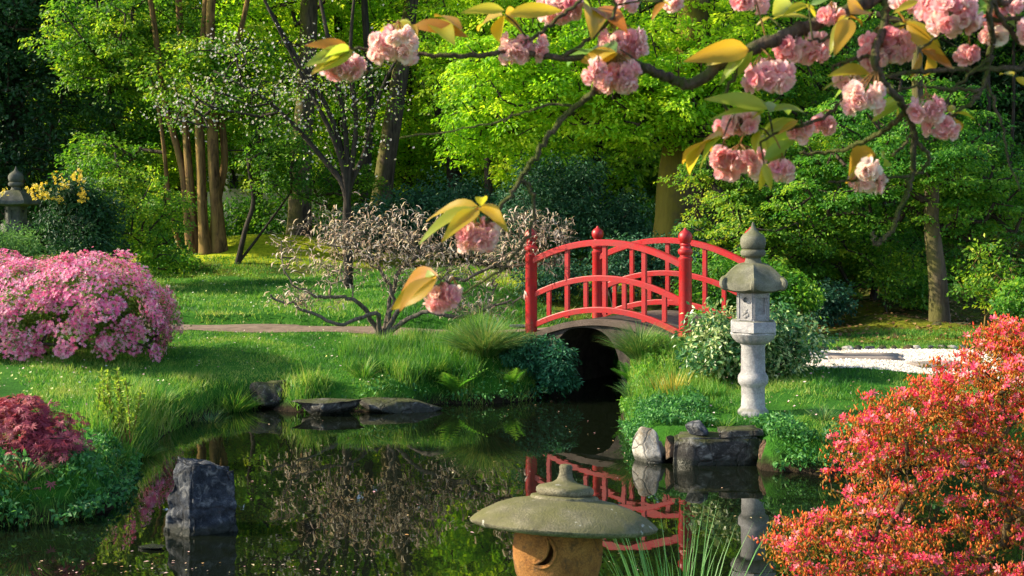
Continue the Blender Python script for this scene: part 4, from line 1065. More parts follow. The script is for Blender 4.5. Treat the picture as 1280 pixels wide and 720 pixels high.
# red Japanese maple, left edge ---------------------------------------
L_redm=leafmat('dark red maple leaves',[(.20,.02,.05),(.34,.05,.09),(.46,.10,.14),(.55,.2,.2)],.35,patch=.3,pscale=3,tint=1.0)
b=gp(-14,9.3); shrub('japanese_maple','low dark red cut leaved maple at the left edge of the pond bank','maple shrub',b,
   [(P(5,500,9.3),(.36,.3,.05),18),(P(38,522,9.2),(.34,.25,.05),20),(P(60,545,9.1),(.24,.2,.04),18),(P(15,568,9.0),(.36,.2,.05),24),(P(-50,545,9.3),(.36,.35,.24),26)],L_redm,B_dark,.052,30,.15,flat=.05,tmpl=STAR,W=1.,tiltj=.25,droop=.9,limbk=dict(r0=.0026,rmax=.022,step=.12),stems=3)

# buff, almost leafless shrub -----------------------------------------
L_buff=leafmat('buff catkin like leaflets',[(.46,.30,.22),(.64,.47,.36),(.80,.65,.54),(.90,.80,.69)],.42,patch=.2,tint=1.)
B_twig=barkmat('lichened twigs',(.05,.042,.034),(.2,.17,.13),scale=20)
b=gp(478,16.2); b[2]-=.03
th=thing('bare_shrub','spreading bare twiggy shrub with curled buff leaflets left of the bridge','shrub',b)
tg=np.concatenate([ellipsoid(P(425,310,16.2),(1.05,.7,.54),135,.4),ellipsoid(P(560,328,16.2),(1.1,.7,.48),140,.4),ellipsoid(P(480,290,16.2),(.9,.6,.36),60,.4),ellipsoid(P(668,300,15.7),(.55,.4,.38),95,.4),ellipsoid(P(590,385,15.9),(.6,.4,.14),40,.4),ellipsoid(P(385,372,15.9),(.45,.3,.18),30,.4)])
tg=tg[tg[:,2]>gz(tg[:,0],tg[:,1])+.15]
big=[[b,P(455,385,16.1),P(432,372,16.0),P(395,368,15.9),P(362,352,15.9)],[b,P(470,392,16),P(430,404,15.8),P(372,385,15.7),P(338,368,15.7)],[b,P(490,375,16.2),P(470,330,16.3),P(430,300,16.4)],
     [b,P(505,378,16.1),P(560,352,16.1),P(620,330,16),P(668,292,15.9)],[b,P(520,392,15.9),P(575,395,15.8),P(625,380,15.7),P(660,372,15.6)],[b,P(495,350,16.3),P(530,310,16.4),P(545,270,16.4)]]
seeds=[]
for k,pp in enumerate(big):
    s=spline(pp,6)+0; s[1:]+=rng.normal(size=(len(s)-1,3))*.018; mb=MB(); tube(mb,s,np.linspace(.038,.012,len(s)),7,bump=.12,seed=k); mb.build('stem',B_twig,th); seeds.append(s)
A_,tp=limb_parts('branch',np.concatenate(seeds),tg,B_twig,th,step=.13,jit=.5,sag=.05,r0=.0035,power=.42,rmax=.016)
# short crooked spurs
sp=np.concatenate([tg[rng.integers(0,len(tg),1500)],A_[rng.integers(len(A_)//6,len(A_),900)]])+rng.normal(size=(2400,3))*.05; e=sp+nrm(rng.normal(size=(2400,3))+[0,0,.35])*(.05+.10*rng.random((2400,1)))
mb=MB(); segs(mb,sp,e,np.full(2400,.0035),np.full(2400,.002),4); mb.build('twigs',B_twig,th)
ends=np.concatenate([e,tg]); ends=ends[rng.random(len(ends))<.9]; idx=np.repeat(np.arange(len(ends)),1+0*2); m=len(idx)
CL=(np.array([[0,0,0],[.3,.16,.12],[.65,.15,.16],[1,0,.02],[.65,-.15,.16],[.3,-.16,.12]]),[(0,1,4,5)[:3]+(5,),(1,2,4,5),(2,3,4)])
def curl():
    V=[];Fc=[]
    for i in range(6):
        t=i/5; a=t*1.9; w=.085*math.sin(PI*min(t+.12,.98))+.01
        V+=[[math.sin(a)/1.3,w,(1-math.cos(a))*-.55+.12*t],[math.sin(a)/1.3,-w,(1-math.cos(a))*-.55+.12*t]]
        if i: k=2*i; Fc.append((k-2,k,k+1,k-1))
    return np.array(V),Fc
CL=curl()
mb=MB(); stamp(mb,CL[0],CL[1],ends[idx]+rng.normal(size=(m,3))*.03,nrm(rng.normal(size=(m,3))*[1,1,.6]+[0,0,.15]),[0,0,1]+rng.normal(size=(m,3))*.3,np.stack([.065+.055*rng.random(m)]*3,-1)*[1,1,1]); mb.build('leaflets',L_buff,th,smooth=False)
tag(th)

# cream-green shrub behind the tall lantern ---------------------------
L_cream=leafmat('glossy leaves with cream tips',[(.02,.075,.02),(.03,.11,.03),(.06,.17,.05),(.35,.42,.17),(.62,.62,.36)],.3,patch=.25,pscale=1.6,spec=.6,rough=.35)
b=gp(925,12.9); shrub('variegated_shrub','glossy shrub with cream tipped leaves right behind the tall lantern','shrub',b,
   [(P(895,430,12.8),(.36,.35,.36),60),(P(965,430,13.0),(.48,.4,.42),110),(P(935,410,12.9),(.3,.3,.25),30)],L_cream,B_dark,.062,60,.13,flat=.5,W=.5,tiltj=.7)
# evergreen shrubs in the wood ---------------------------------------
b=gp(700,23.5); shrub('rhododendron','large dark blue green shrub under the bright beech leaves','shrub',b,[(P(700,255,23.5),(1.3,1,1.0),130),(P(770,290,23.2),(.9,.8,.7),80),(P(640,290,23.6),(.7,.7,.5),40)],L_blue,B_dark,.10,70,.26,flat=.5,W=.42,tiltj=.8)
b=gp(560,25.5); shrub('rhododendron','dark blue green shrub behind the top of the bare shrub','shrub',b,[(P(550,265,25.5),(1.3,.9,.75),110),(P(470,285,25.8),(1,.8,.5),60)],L_blue,B_dark,.10,70,.26,flat=.5,W=.42,tiltj=.8)
b=gp(770,19.6); shrub('evergreen_shrub','dark shrub seen through the railings of the bridge','shrub',b,[(P(800,330,20),(.9,.5,.45),70),(P(690,345,20.5),(.6,.5,.3),40),(P(880,320,19.5),(.6,.5,.6),70)],L_blue,B_dark,.08,70,.2,flat=.5,W=.45,tiltj=.8)
b=gp(890,17.0); shrub('evergreen_shrub','leafy green shrub beyond the right end of the bridge','shrub',b,[(P(890,360,17),(.5,.5,.42),60),(P(985,370,17),(.5,.5,.4),60),(P(940,345,17.4),(.5,.4,.5),50)],L_mid,B_dark,.07,70,.17,flat=.4,W=.5,tiltj=.7)
L_yel=leafmat('yellow rhododendron petals',[(.75,.5,.04),(.85,.65,.08)],.3,patch=0)
def yellows(th,tg,cc):
    c=[P(x,y,20.9) for x,y in ((38,238),(52,232),(56,240),(46,247),(72,222),(94,219),(98,224),(72,248),(104,240),(103,246),(60,246),(1,237),(80,232))]
    c=np.array(c); mb=MB(); idx=np.repeat(np.arange(len(c)),14); m=len(idx)
    stamp(mb,FLOWER[0],FLOWER[1],c[idx]+rng.normal(size=(m,3))*.055,nrm(rng.normal(size=(m,3))+[0,-1,.3]),unit(m),.030); mb.build('blossom',L_yel,th,smooth=False)
b=gp(70,21.6); shrub('rhododendron','dark shrub with a few yellow flower heads beside the left lantern','shrub',b,[(P(105,272,21.5),(.70,.6,.55),100),(P(110,310,21.3),(.7,.5,.3),50),(P(85,240,21.3),(.34,.3,.2),26)],L_dark,B_dark,.085,70,.2,flat=.5,W=.42,tiltj=.8,flowers=yellows)
L_weep=leafmat('soft pale green leaves',[(.04,.12,.03),(.09,.2,.05),(.17,.3,.09)],.4)
b=gp(15,18.5); shrub('weeping_shrub','feathery pale green shrub in front of the left lantern','shrub',b,[(P(12,308,18.5),(.5,.4,.26),70),(P(-45,300,18.5),(.5,.4,.36),50)],L_weep,B_dark,.075,60,.16,flat=.8,W=.22,tiltj=1.2,droop=.8)
b=gp(215,24.5); shrub('evergreen_shrub','low leafy shrub at the left foot of the cluster of stems','shrub',b,[(P(205,330,24.5),(.7,.5,.32),60)],L_mid,B_dark,.08,60,.2,flat=.4,W=.5)
for px,py,d,r,lab,lm in ((1240,345,16.9,(.50,.4,.50),'upright shrub with clustered tan stems at the right edge of the wood',L_fresh),(1150,360,19.2,(.5,.4,.35),'small green shrub left of the slim trunk',L_mid),(1120,340,18.6,(.30,.3,.42),'thin stemmed leafy bush above the moss',L_fresh),(1035,375,18.2,(.35,.35,.30),'small dark leaved bush at the left end of the moss',L_blue),
                         (1060,310,21.5,(1.2,.6,.8),'olive and copper leaved thicket behind the moss',L_olive),(1220,300,20.8,(1.3,.6,.9),'rusty green thicket behind the slim trunk',L_olive),(1010,350,21,(.7,.6,.6),'shaded thicket behind the layered maple',L_mid),(1290,380,16.2,(.5,.4,.45),'low green bush beyond the red azalea',L_mid)):
    b=gp(px,d); shrub('woodland_shrub',lab,'shrub',b,[(P(px,py,d),r,int((34 if 'stem' in lab else 60)+40*r[0]))],lm,B_brown if 'tan' in lab else B_dark,.065,26 if 'stem' in lab else 34,.17,flat=.2,stems=9,limbk=dict(sag=.2,r0=.004,power=.3,rmax=.018))
for px,d,w_,lab in ((60,33,3,'dark undergrowth behind the left lantern'),(330,33,2.6,'dark undergrowth under the tall grey trunk'),(560,31,3,'dark undergrowth below the forked tree'),(760,29,2.6,'dark undergrowth behind the beech trunk'),(960,26,2.6,'dark undergrowth behind the layered maple'),(1130,25,2.2,'dark undergrowth in the shade of the conifers'),(1290,25,2.4,'dark undergrowth at the right edge of the wood'),(180,31,2.2,'dark undergrowth behind the small bushy tree')):
    b=gp(px,d); shrub('undergrowth_bush',lab,'shrub',b,[((b[0],b[1],b[2]+.7),(w_,.8,.9),170)],L_dark if w_>2.8 else L_mid,B_dark,.11,60,.3,flat=.5,W=.5,tiltj=.8)

# dark leafy plant left of the arch, ferns, tussocks -------------------
L_fernd=leafmat('dark fern green',[(.012,.07,.035),(.025,.12,.055),(.05,.18,.08)],.3)
b=gp(672,14.75); shrub('leafy_shrub','dark green leafy plant overhanging the left side of the bridge arch','shrub',b,[(P(668,445,14.75),(.38,.25,.32),90),(P(700,458,14.5),(.20,.2,.26),50),(P(655,485,14.6),(.25,.2,.12),24)],L_fernd,B_dark,.065,40,.11,flat=.2,W=.4,tiltj=.4,droop=.8)
def frond(nl=12):
    V=[];Fc=[]
    for i in range(nl):
        t=(i+.5)/nl; L=.30*math.sin(PI*(t*.85+.12))
        for s in (-1,1):
            b0=len(V); V+= [[t,0,-.45*t*t],[t+.05,s*L*.5,-.45*t*t+.01],[t+.09,s*L,-.45*t*t-.03],[t+.07,0,-.45*t*t]]; Fc.append((b0,b0+1,b0+2,b0+3))
    return np.array(V),Fc
FROND=frond()
L_fern=leafmat('fresh fern green',[(.05,.17,.02),(.10,.26,.03),(.2,.36,.05)],.45)
def fern(label,px,d,n,L,dz=0):
    b=gp(px,d); b[2]+=dz; th=thing('fern',label,'fern',b); a=rng.random(n)*2*PI
    D=np.stack([np.cos(a),np.sin(a),1.1+1.1*rng.random(n)],-1)
    mb=MB(); stamp(mb,FROND[0],FROND[1],np.tile(b,(n,1)),nrm(D),np.array([0,0,1.])+0*D,L*(.7+.5*rng.random(n))); mb.build('fronds',L_fern,th,smooth=False)
fern('bright green fern on the left bank at the waterline',568,14.15,18,.40)
fern('small fern beside the right abutment of the bridge',786,14.3,7,.3)
fern('small fern in the shade below the left lawn edge',640,14.3,9,.3)
B3=blade(4,.6); B2=blade(3,.25)
G_lush=leafmat('lush grass',[(.010,.055,.010),(.022,.11,.014),(.06,.20,.02),(.17,.29,.04),(.30,.33,.09)],.4,patch=.5,pscale=1.6)
G_rush=leafmat('rush green',[(.02,.075,.02),(.04,.13,.03),(.09,.2,.05),(.22,.25,.08)],.3)
G_dry=leafmat('dry gold blades',[(.3,.3,.03),(.5,.42,.05),(.55,.33,.08)],.35)
G_reed=leafmat('reed green',[(.03,.11,.02),(.06,.19,.04),(.13,.27,.08)],.3)
def tuft(name,label,cat,b,n,h,spread,w,mat,br=.08,lean=(0,0,0),tm=B3,group=None):
    th=thing(name,label,cat,b,group=group); a=rng.random(n)*2*PI; s=spread*rng.random(n)**.7
    D=nrm(np.stack([np.cos(a)*s,np.sin(a)*s,np.ones(n)],-1)+np.array(lean)); pos=np.array(b)+np.stack([np.cos(a)*br*s,np.sin(a)*br*s,0*a],-1)/max(spread,.01)
    N=np.stack([np.cos(a),np.sin(a),.3+0*a],-1)*-1+rng.normal(size=(n,3))*.2
    L=h*(.55+.5*rng.random(n)); mb=MB(); stamp(mb,tm[0],tm[1],pos,D,N,np.stack([L,np.full(n,w),L],-1)); mb.build('blades',mat,th,smooth=False); return th
b=gp(606,14.7); tuft('grass_tussock','big arching dark green tussock on the bank left of the arch','grass tussock',b,1700,.72,1.15,.009,G_rush,.14)
b=gp(800,13.9); b[2]=max(b[2],.50); b[2]=.55; tuft('grass_tussock','arching tussock growing against the right side of the bridge arch','grass tussock',b+[0,0,.0],1500,.58,.85,.007,G_rush,.12)
for px,d,h,n_,mt,lab in ((232,11.7,.30,260,G_lush,'pale long tuft hanging over the left bank edge'),(205,12.6,.26,200,G_lush,'tuft in the sunny turf behind the leafy stalks'),(176,11.0,.24,200,G_lush,'tuft at the water edge right of the leafy stalks'),(262,12.9,.28,240,G_rush,'dark tuft on the left bank curve'),(455,14.0,.34,240,G_lush,'tuft between the two flat shore rocks'),
    (548,14.35,.34,260,G_lush,'tuft left of the bright green fern'),(985,10.85,.20,160,G_lush,'tuft hanging over the bank right of the tall lantern'),(905,10.95,.14,120,G_lush,'tuft drooping over the stone block'),(790,12.9,.26,200,G_rush,'tuft low on the bank right of the arch'),(1030,10.95,.2,160,G_rush,'dark tuft by the tilted stone in the right bank'),(30,8.75,.28,160,G_rush,'dark tuft at the water edge below the red maple')):
    b=gp(px,d); tuft('grass_tuft',lab,'grass tuft',b,n_,h,.9,.007,mt,.10)
b=gp(292,13.6); tuft('grass_tussock','soft spiky tussock at the corner of the left bank','grass tussock',b,500,.42,.9,.007,G_lush,.16)
for px,d,h,lab in ((840,12.4,.36,'clump of yellowing blades on the right bank'),(818,12.6,.30,'smaller clump of yellowing blades left of the big one')):
    b=gp(px,d); tuft('iris_clump',lab,'iris clump',b,110,h,.35,.010,G_dry if h>.3 else G_lush,.14,tm=B2)
b=np.array([(848-640)*5.75/F,5.72,.12]); tuft('reed_clump','green reeds rising from the near shore by the round capped lantern','reeds',b,120,.72,.36,.008,G_reed,.30,tm=B2)
b=gp(160,9.6)
# upright leafy stalks left bank
L_stalk=leafmat('yellow green stalk leaves',[(.10,.18,.02),(.2,.3,.03),(.34,.4,.06)],.4)
b=np.array(gp(142,10.6)); th=thing('stalk_plant','tall leafy yellow green stalks standing on the left bank','plant',b)
mb=MB(); ml=MB()
for k in range(14):
    a=b+[rng.normal()*.10,rng.normal()*.07,0]; e=a+[rng.normal()*.05-.03*(k%3),rng.normal()*.04,.30+.34*rng.random()]; s=spline([a,(a+e)/2+rng.normal(size=3)*.015,e],6); tube(mb,s,np.linspace(.006,.003,len(s)),5)
    q=s[np.repeat(np.arange(3,len(s)),7)]+rng.normal(size=((len(s)-3)*7,3))*.008; m=len(q); stamp(ml,LEAFW[0],LEAFW[1],q,nrm(rng.normal(size=(m,3))+[0,0,.9]),unit(m),np.stack([.035+.02*rng.random(m)]*3,-1)*[1,.5,1])
mb.build('stalks',barkmat('red brown stalk',(.15,.06,.03),(.3,.16,.06)),th); ml.build('leaves',L_stalk,th,smooth=False)

# lawns: real blades ----------------------------------------------------
def scatter(n, x0,x1,y0,y1, cond):
    x=x0+(x1-x0)*rng.random(n); y=y0+(y1-y0)*rng.random(n); k=cond(x,y); x,y=x[k],y[k]; return x,y
gpth=np.array(gpoly)
def in_poly(x,y,P_):
    ins=np.zeros(x.shape,bool)
    for i in range(len(P_)):
        a=P_[i]; c=P_[(i+1)%len(P_)]; ins^=((a[1]>y)!=(c[1]>y))&(x<(c[0]-a[0])*(y-a[1])/(c[1]-a[1]+1e-12)+a[0])
    return ins
def vis(x,y): 
    px=x/y*F+CX; return (px>-90)&(px<1370)
def on_bridge(x,y):
    a=(x-BL0[0])*BU[0]+(y-BL0[1])*BU[1]; b=(x-BL0[0])*BV[0]+(y-BL0[1])*BV[1]; return (a>-.05)&(a<BLEN+.05)&(b>-.12)&(b<BW+.1)
def earth(x,y): return (x<1.2)&(y>np.interp(x,[-14,-5,-2.2,-.9,.1],[17.0,17.1,17.0,16.55,15.75]))&(y<np.interp(x,[-14,-5,-2.2,-1,.2,1.2],[17.9,17.84,17.75,17.66,17.5,17.15]))
T1=(np.array([[0,-.5,0],[0,.5,0],[.55,.3,-.06],[.55,-.3,-.06],[1,0,-.25]]),[(0,1,2,3),(3,2,4)])
def lawn(n,x0,x1,y0,y1,h,w,mat,label,cond=lambda x,y:np.ones(len(x),bool),hm=None,spread=.55):
    x,y=scatter(n,x0,x1,y0,y1,lambda x,y:vis(x,y)&~in_poly(x,y,gpth)&~on_bridge(x,y)&~earth(x,y)&cond(x,y))
    s=sdist(x,y); k=(s>.03)&~((x>1.1)&(x<2.25)&(y<11)&(s<.22))&~((x>-2.7)&(x<-.8)&(y>13)&(y<14)&(s<.05)); x,y,s=x[k],y[k],s[k]; z=gz(x,y); kk=fbm(np.stack([x,y,0*x],-1),2.1,11)+rng.normal(size=len(x))*.25>-.42; x,y,s,z=x[kk],y[kk],s[kk],z[kk]; m=len(x)
    L=h*(.5+.8*rng.random(m))*(1+.5*fbm(np.stack([x,y,0*x],-1),1.3,5))
    if hm is not None: L=L*hm(x,y,s)
    D=nrm(np.stack([rng.normal(size=m)*spread,rng.normal(size=m)*spread,np.ones(m)],-1))
    mb=MB(); v=np.clip(rng.random(m)*.6+.25+.35*fbm(np.stack([x,y,0*x],-1),.9,2),0,1)
    stamp(mb,T1[0],T1[1],np.stack([x,y,z-.005],-1),D,unit(m),np.stack([L,np.full(m,w)*(.7+.6*rng.random(m)),L],-1),v)
    return tag(mb.build('grass',mat,smooth=False),label,'grass',kind='stuff')
shore=lambda x,y,s:1+1.1*np.exp(-s/.25)
lawn(190000,-7,.3,8.3,17.8,.055,.007,G_lush,'lawn grass on the left bank up to the earth path',hm=shore)
lawn(90000,1.5,7.5,10.2,14.8,.050,.007,G_lush,'lawn grass on the right bank around the tall lantern',hm=lambda x,y,s:1+.7*np.exp(-s/.25))
lawn(90000,-9,1.5,17.7,25.5,.07,.012,G_lush,'far lawn grass in front of the wood')
lawn(30000,3,9,14.6,17.2,.06,.010,G_lush,'grass verge beyond the gravel path')
lawn(16000,-4.9,.6,5.0,5.5,.12,.008,G_lush,'rough grass on the near bank')
# tall lush grass below the bare shrub
lawn(26000,-2.2,-.35,13.9,15.9,.26,.010,G_lush,'tall lush grass in front of the bare shrub',cond=lambda x,y:((x+1.15)/1.0)**2+((y-14.9)/.85)**2<1+.3*np.sin(x*9),spread=.25)
lawn(9000,-3.3,-2.1,12.2,13.8,.20,.009,G_lush,'longer grass on the bank near the upright rock',cond=lambda x,y:sdist(x,y)<.55,spread=.3)
lawn(7000,-3.9,-2.9,10.2,12.6,.22,.009,G_lush,'pale long grass at the water edge on the left',cond=lambda x,y:sdist(x,y)<.5,spread=.3)
lawn(9000,1.2,2.2,12.0,14.4,.13,.009,G_lush,'rough grass on the slope below the right bridge post',cond=lambda x,y:sdist(x,y)<1.0,spread=.35)
# hanging turf and low leafy cover on the banks
G_cov=leafmat('ground cover leaves',[(.015,.08,.02),(.03,.13,.03),(.06,.2,.04),(.12,.3,.07)],.35,patch=.3,pscale=3)
def cover(n,x0,x1,y0,y1,smax,h,L,mat,label,cond=lambda x,y:np.ones(len(x),bool),tm=LEAFW,W=.7,smin=-.06):
    x,y=scatter(n,x0,x1,y0,y1,lambda x,y:vis(x,y)&cond(x,y)); s=sdist(x,y); k=(s<smax)&(s>smin)&~on_bridge(x,y)&~((x>1.1)&(x<2.25)&(y<11)&(s<.2))&~((x>-2.7)&(x<-.8)&(y>13)&(y<14)&(s<.05)); x,y,s=x[k],y[k],s[k]; m=len(x)
    fb=fbm(np.stack([x,y,0*x],-1),3.,8); k=fb+rng.normal(size=len(x))*.2>-.25; x,y,s,fb=x[k],y[k],s[k],fb[k]; m=len(x); bumpy=.35+.9*np.clip(fb+.35,0,1.3)
    z=np.maximum(gz(x,y),.02)+h*bumpy*(rng.random(m)**.5)
    mb=MB(); stamp(mb,tm[0],tm[1],np.stack([x,y,z],-1),nrm(rng.normal(size=(m,3))+[0,-.4,-.1]),nrm(rng.normal(size=(m,3))*.5+[0,-.3,1]),np.stack([L*(.4+.9*rng.random(m))]*3,-1)*[1,W,1])
    return tag(mb.build('ground_cover',mat,smooth=False),label,'ground cover',kind='stuff')
cover(13000,-4.9,-2.9,8.2,10.6,.9,.14,.045,G_cov,'dark green leafy cover on the lower left bank')
cover(9000,1.1,1.85,10.75,12.4,.8,.14,.035,G_cov,'clover like leaves above the white rock')
cover(12000,2.2,4.4,10.2,11.2,.35,.13,.038,G_cov,'low leaves hanging over the right bank below the lawn')
cover(5000,-2.6,.5,13.2,15.2,.22,.12,.045,G_cov,'leafy fringe along the water below the left lawn')
cover(4000,1.2,2.0,12.4,14.2,.5,.16,.04,L_fern,'light green weeds on the bank beside the arch')
# small flowers in the grass, floating petals and leaves
L_daisy=leafmat('pale lawn flowers',[(.8,.75,.5),(.85,.8,.2),(.85,.85,.8)],.1,patch=0)
x,y=scatter(600,-7,-.5,9.3,24,lambda x,y:vis(x,y)&(sdist(x,y)>.3)&(fbm(np.stack([x,y,0*x],-1),.8,4)>.05)); m=len(x)
mb=MB(); stamp(mb,FLOWER[0],FLOWER[1],np.stack([x,y,gz(x,y)+.06+.03*rng.random(m)],-1),nrm(rng.normal(size=(m,3))*.3+[0,-.4,1]),unit(m),.014)
tag(mb.build('lawn_flowers',L_daisy,smooth=False),'scattered tiny pale and yellow flowers in the left lawn','flowers',kind='stuff')
L_pet=leafmat('floating petals',[(.75,.35,.4),(.7,.5,.4),(.5,.25,.08),(.6,.55,.3)],.1,patch=0)
x=rng.random(900)*9-5; y=5.8+rng.random(900)*9; k=(sdist(x,y)<-.05)&((fbm(np.stack([x,y,0*x],-1),1.1,9)>.3)|(rng.random(900)<.12)); x,y=x[k],y[k]
x=np.concatenate([x,-3+rng.random(60)*2.2]); y=np.concatenate([y,7.35+rng.random(60)*.3]); m=len(x)
mb=MB(); stamp(mb,LEAFW[0],LEAFW[1],np.stack([x,y,.005+.004*rng.random(m)],-1),nrm(np.stack([rng.normal(size=m),rng.normal(size=m),0*x],-1)),np.array([0,0,1.])+rng.normal(size=(m,3))*.06,np.stack([.012+.022*rng.random(m)**3]*3,-1)*[1,.7,.6])
tag(mb.build('floating_petals',L_pet,smooth=False),'fallen petals and leaves floating on the pond','petals',kind='stuff')
# loose pebbles on the gravel
x,y=scatter(38000,2.6,8.5,11.5,16,lambda x,y:vis(x,y)&in_poly(x,y,gpth)); m=len(x)
OCT=(np.array([[1,0,0],[0,1,0],[-1,0,0],[0,-1,0],[0,0,.7],[.7,.7,-.2]]),[(0,1,4),(1,2,4),(2,3,4),(3,0,4)])
M_peb=leafmat('pebbles',[(.4,.32,.25),(.62,.54,.45),(.76,.70,.6),(.82,.78,.7)],0,patch=0)
mb=MB(); stamp(mb,OCT[0],OCT[1],np.stack([x,y,gz(x,y)+.008],-1),nrm(np.stack([rng.normal(size=m),rng.normal(size=m),0*x],-1)),np.array([0,0,1.])+rng.normal(size=(m,3))*.25,.008+.009*rng.random(m))
tag(mb.build('gravel',M_peb,smooth=False),'loose white pebbles of the gravel path','gravel',kind='stuff')
# fallen cherry petals and brown leaves on the lawns
for (n_,x0,x1,y0,y1,st,lab) in ((1300,-6.5,.2,9,17,[(.2,.1,.04),(.75,.45,.48),(.8,.62,.6),(.3,.2,.08)],'fallen petals and brown leaves lying on the left lawn'),(400,1.6,6.5,10.8,14,[(.25,.13,.05),(.75,.45,.48),(.8,.62,.6)],'fallen petals lying on the right lawn')):
    x,y=scatter(n_,x0,x1,y0,y1,lambda x,y:vis(x,y)&(sdist(x,y)>.1)&~on_bridge(x,y)&(fbm(np.stack([x,y,0*x],-1),1.4,13)>-.15)); m=len(x)
    mb=MB(); stamp(mb,LEAF[0],LEAF[1],np.stack([x,y,gz(x,y)+.035+.03*rng.random(m)],-1),nrm(rng.normal(size=(m,3))*[1,1,.3]),np.array([0,0,1.])+rng.normal(size=(m,3))*.3,.016+.022*rng.random(m)**2)
    tag(mb.build('fallen_petals',leafmat('fallen petals',st,.1,patch=0),smooth=False),lab,'petals',kind='stuff')
# leaf litter on the moss
x,y=scatter(9000,2.5,11,16,27,lambda x,y:vis(x,y)); m=len(x); M_lit=leafmat('leaf litter',[(.09,.04,.02),(.2,.1,.04),(.3,.2,.08)],.1,patch=0)
mb=MB(); stamp(mb,LEAF[0],LEAF[1],np.stack([x,y,gz(x,y)+.015],-1),nrm(rng.normal(size=(m,3))*[1,1,.2]),np.array([0,0,1.])+rng.normal(size=(m,3))*.3,.04+.03*rng.random(m))
tag(mb.build('leaf_litter',M_lit,smooth=False),'brown fallen leaves on the mossy wood floor','leaf litter',kind='stuff')
# ------------------------------------------------------------------ the cherry tree whose branches hang into the picture
D0=2.25
L_cp=leafmat('double cherry petals',[(.90,.27,.43),(.95,.45,.58),(.96,.64,.73),(.97,.84,.87)],.55,patch=0,tint=1.0,spec=.2)
L_cl=leafmat('bronze green cherry leaves',[(.50,.18,.03),(.52,.30,.03),(.50,.42,.04),(.22,.30,.04),(.12,.24,.09)],.6,patch=.12,pscale=6,rough=.38,spec=.5,tint=1.2)
B_ch=barkmat('cherry bark',(.035,.024,.02),(.16,.11,.085),(.10,.12,.03),.2,scale=40)
L_ped=leafmat('red green stalks',[(.3,.07,.03),(.25,.2,.04)],.2,patch=0)
tb=np.array([3.3,1.6,g1(3.3,1.6)])
ch=thing('cherry_tree','pink double flowering cherry reaching over the pond from the right','cherry tree',tb)
trunk=spline([tb-[0,0,.1],tb+[-.05,.05,1.2],tb+[-.12,.1,2.1],tb+[-.5,.25,2.7],tb+[-1.1,.35,3.0]],8)
mb=MB(); tube(mb,trunk,np.linspace(.16,.09,len(trunk))*(1+.5*np.exp(-np.arange(len(trunk))/3)),18,bump=.06); mb.build('trunk',B_ch,ch)
j=trunk[-1]
def pd(x,y,d=D0): return P(x,y,d)
limb=[]
def branch(pts,r0,r1,seed=0,wob=.004):
    s=spline(pts,8); s[1:-1]+=np.cumsum(rng.normal(size=(len(s)-2,3))*wob*.35,0)*0+rng.normal(size=(len(s)-2,3))*wob*.5
    r=np.linspace(r0,r1,len(s))*(1+.12*(rng.random(len(s))<.12))
    mb=MB(); tube(mb,s,r,10,bump=.08,seed=seed); mb.build('branch',B_ch,ch); limb.append(s); return s
T=lambda *a:[pd(*x) for x in a]
branch([j,j+[-.6,.3,.12]]+T((1230,-110,2.4),(1110,-10,2.35)),.055,.017,1)
branch(T((1110,-10,2.35),(1040,22,2.3),(975,48),(915,72),(868,104),(838,98),(802,84,2.22)),.0145,.0085,101)
branch(T((806,86,2.22),(770,78),(700,72),(640,66),(575,70),(530,68),(480,63),(440,62),(408,72)),.0075,.002,2)
branch(T((742,116,2.2),(705,146),(680,180),(662,205),(650,226),(632,250),(604,282),(590,288)),.006,.0035,3)
branch(T((806,86,2.22),(780,95),(758,108),(742,116,2.2)),.008,.0065,30)
branch(T((652,226),(662,232),(667,250),(664,285),(645,318),(615,345),(570,372)),.0045,.002,4)
branch(T((1110,-10,2.35),(1105,30,2.3),(1094,70,2.2),(1102,98,2.2),(1122,122,2.2),(1134,140)),.0085,.006,5)
branch(T((1134,140),(1142,165),(1141,200),(1136,235),(1122,268),(1112,292),(1097,303)),.0065,.0035,6)
branch(T((1097,303),(1093,305),(1092,290)),.004,.002,7)
branch(T((1134,140),(1110,160,2.3),(1075,178,2.35),(1040,190,2.4),(1000,192,2.4)),.006,.003,8)
branch(T((1100,96),(1075,105),(1050,130),(1020,152),(980,162),(950,178)),.0055,.002,9)
branch(T((1142,175),(1158,190),(1160,205),(1145,218),(1105,222),(1060,226),(1035,228)),.004,.0018,10)
branch(T((1134,140),(1142,160),(1130,182),(1115,195)),.004,.002,11)
branch([j,j+[-.2,.5,.12]]+T((1330,-60,2.3),(1243,-5,2.2),(1240,55),(1232,100),(1215,128),(1180,150),(1160,160)),.009,.002,12)
branch(T((1320,60,2.3),(1270,84),(1225,86),(1180,88),(1140,90),(1108,95)),.006,.004,13)
branch(T((1310,26,2.3),(1275,24),(1230,26),(1190,35),(1150,60)),.006,.0025,14)
branch(T((1238,70),(1205,98),(1180,128)),.004,.0018,15)
branch(T((1225,112),(1190,112),(1150,108),(1120,112)),.004,.002,16)
branch(T((700,72),(735,50),(765,20),(770,-30)),.0045,.003,17)
branch(T((640,66),(690,30),(720,5),(740,-30)),.004,.003,18)
branch(T((530,68),(500,60,2.3),(470,85,2.35),(430,105,2.4)),.0025,.001,19)
branch(T((930,68),(920,90),(905,130),(925,150),(935,170)),.004,.002,20)
branch(T((1060,14,2.33),(1040,45,2.25),(1010,50,2.2)),.005,.002,21)
branch(T((1094,70),(1060,76),(1040,88),(1060,105),(1075,118)),.004,.002,22)
branch(T((742,116),(722,132),(690,130),(650,142),(600,158),(500,172)),.0032,.0012,23)
branch(T((1240,0,2.2),(1262,40),(1300,75)),.005,.003,24)
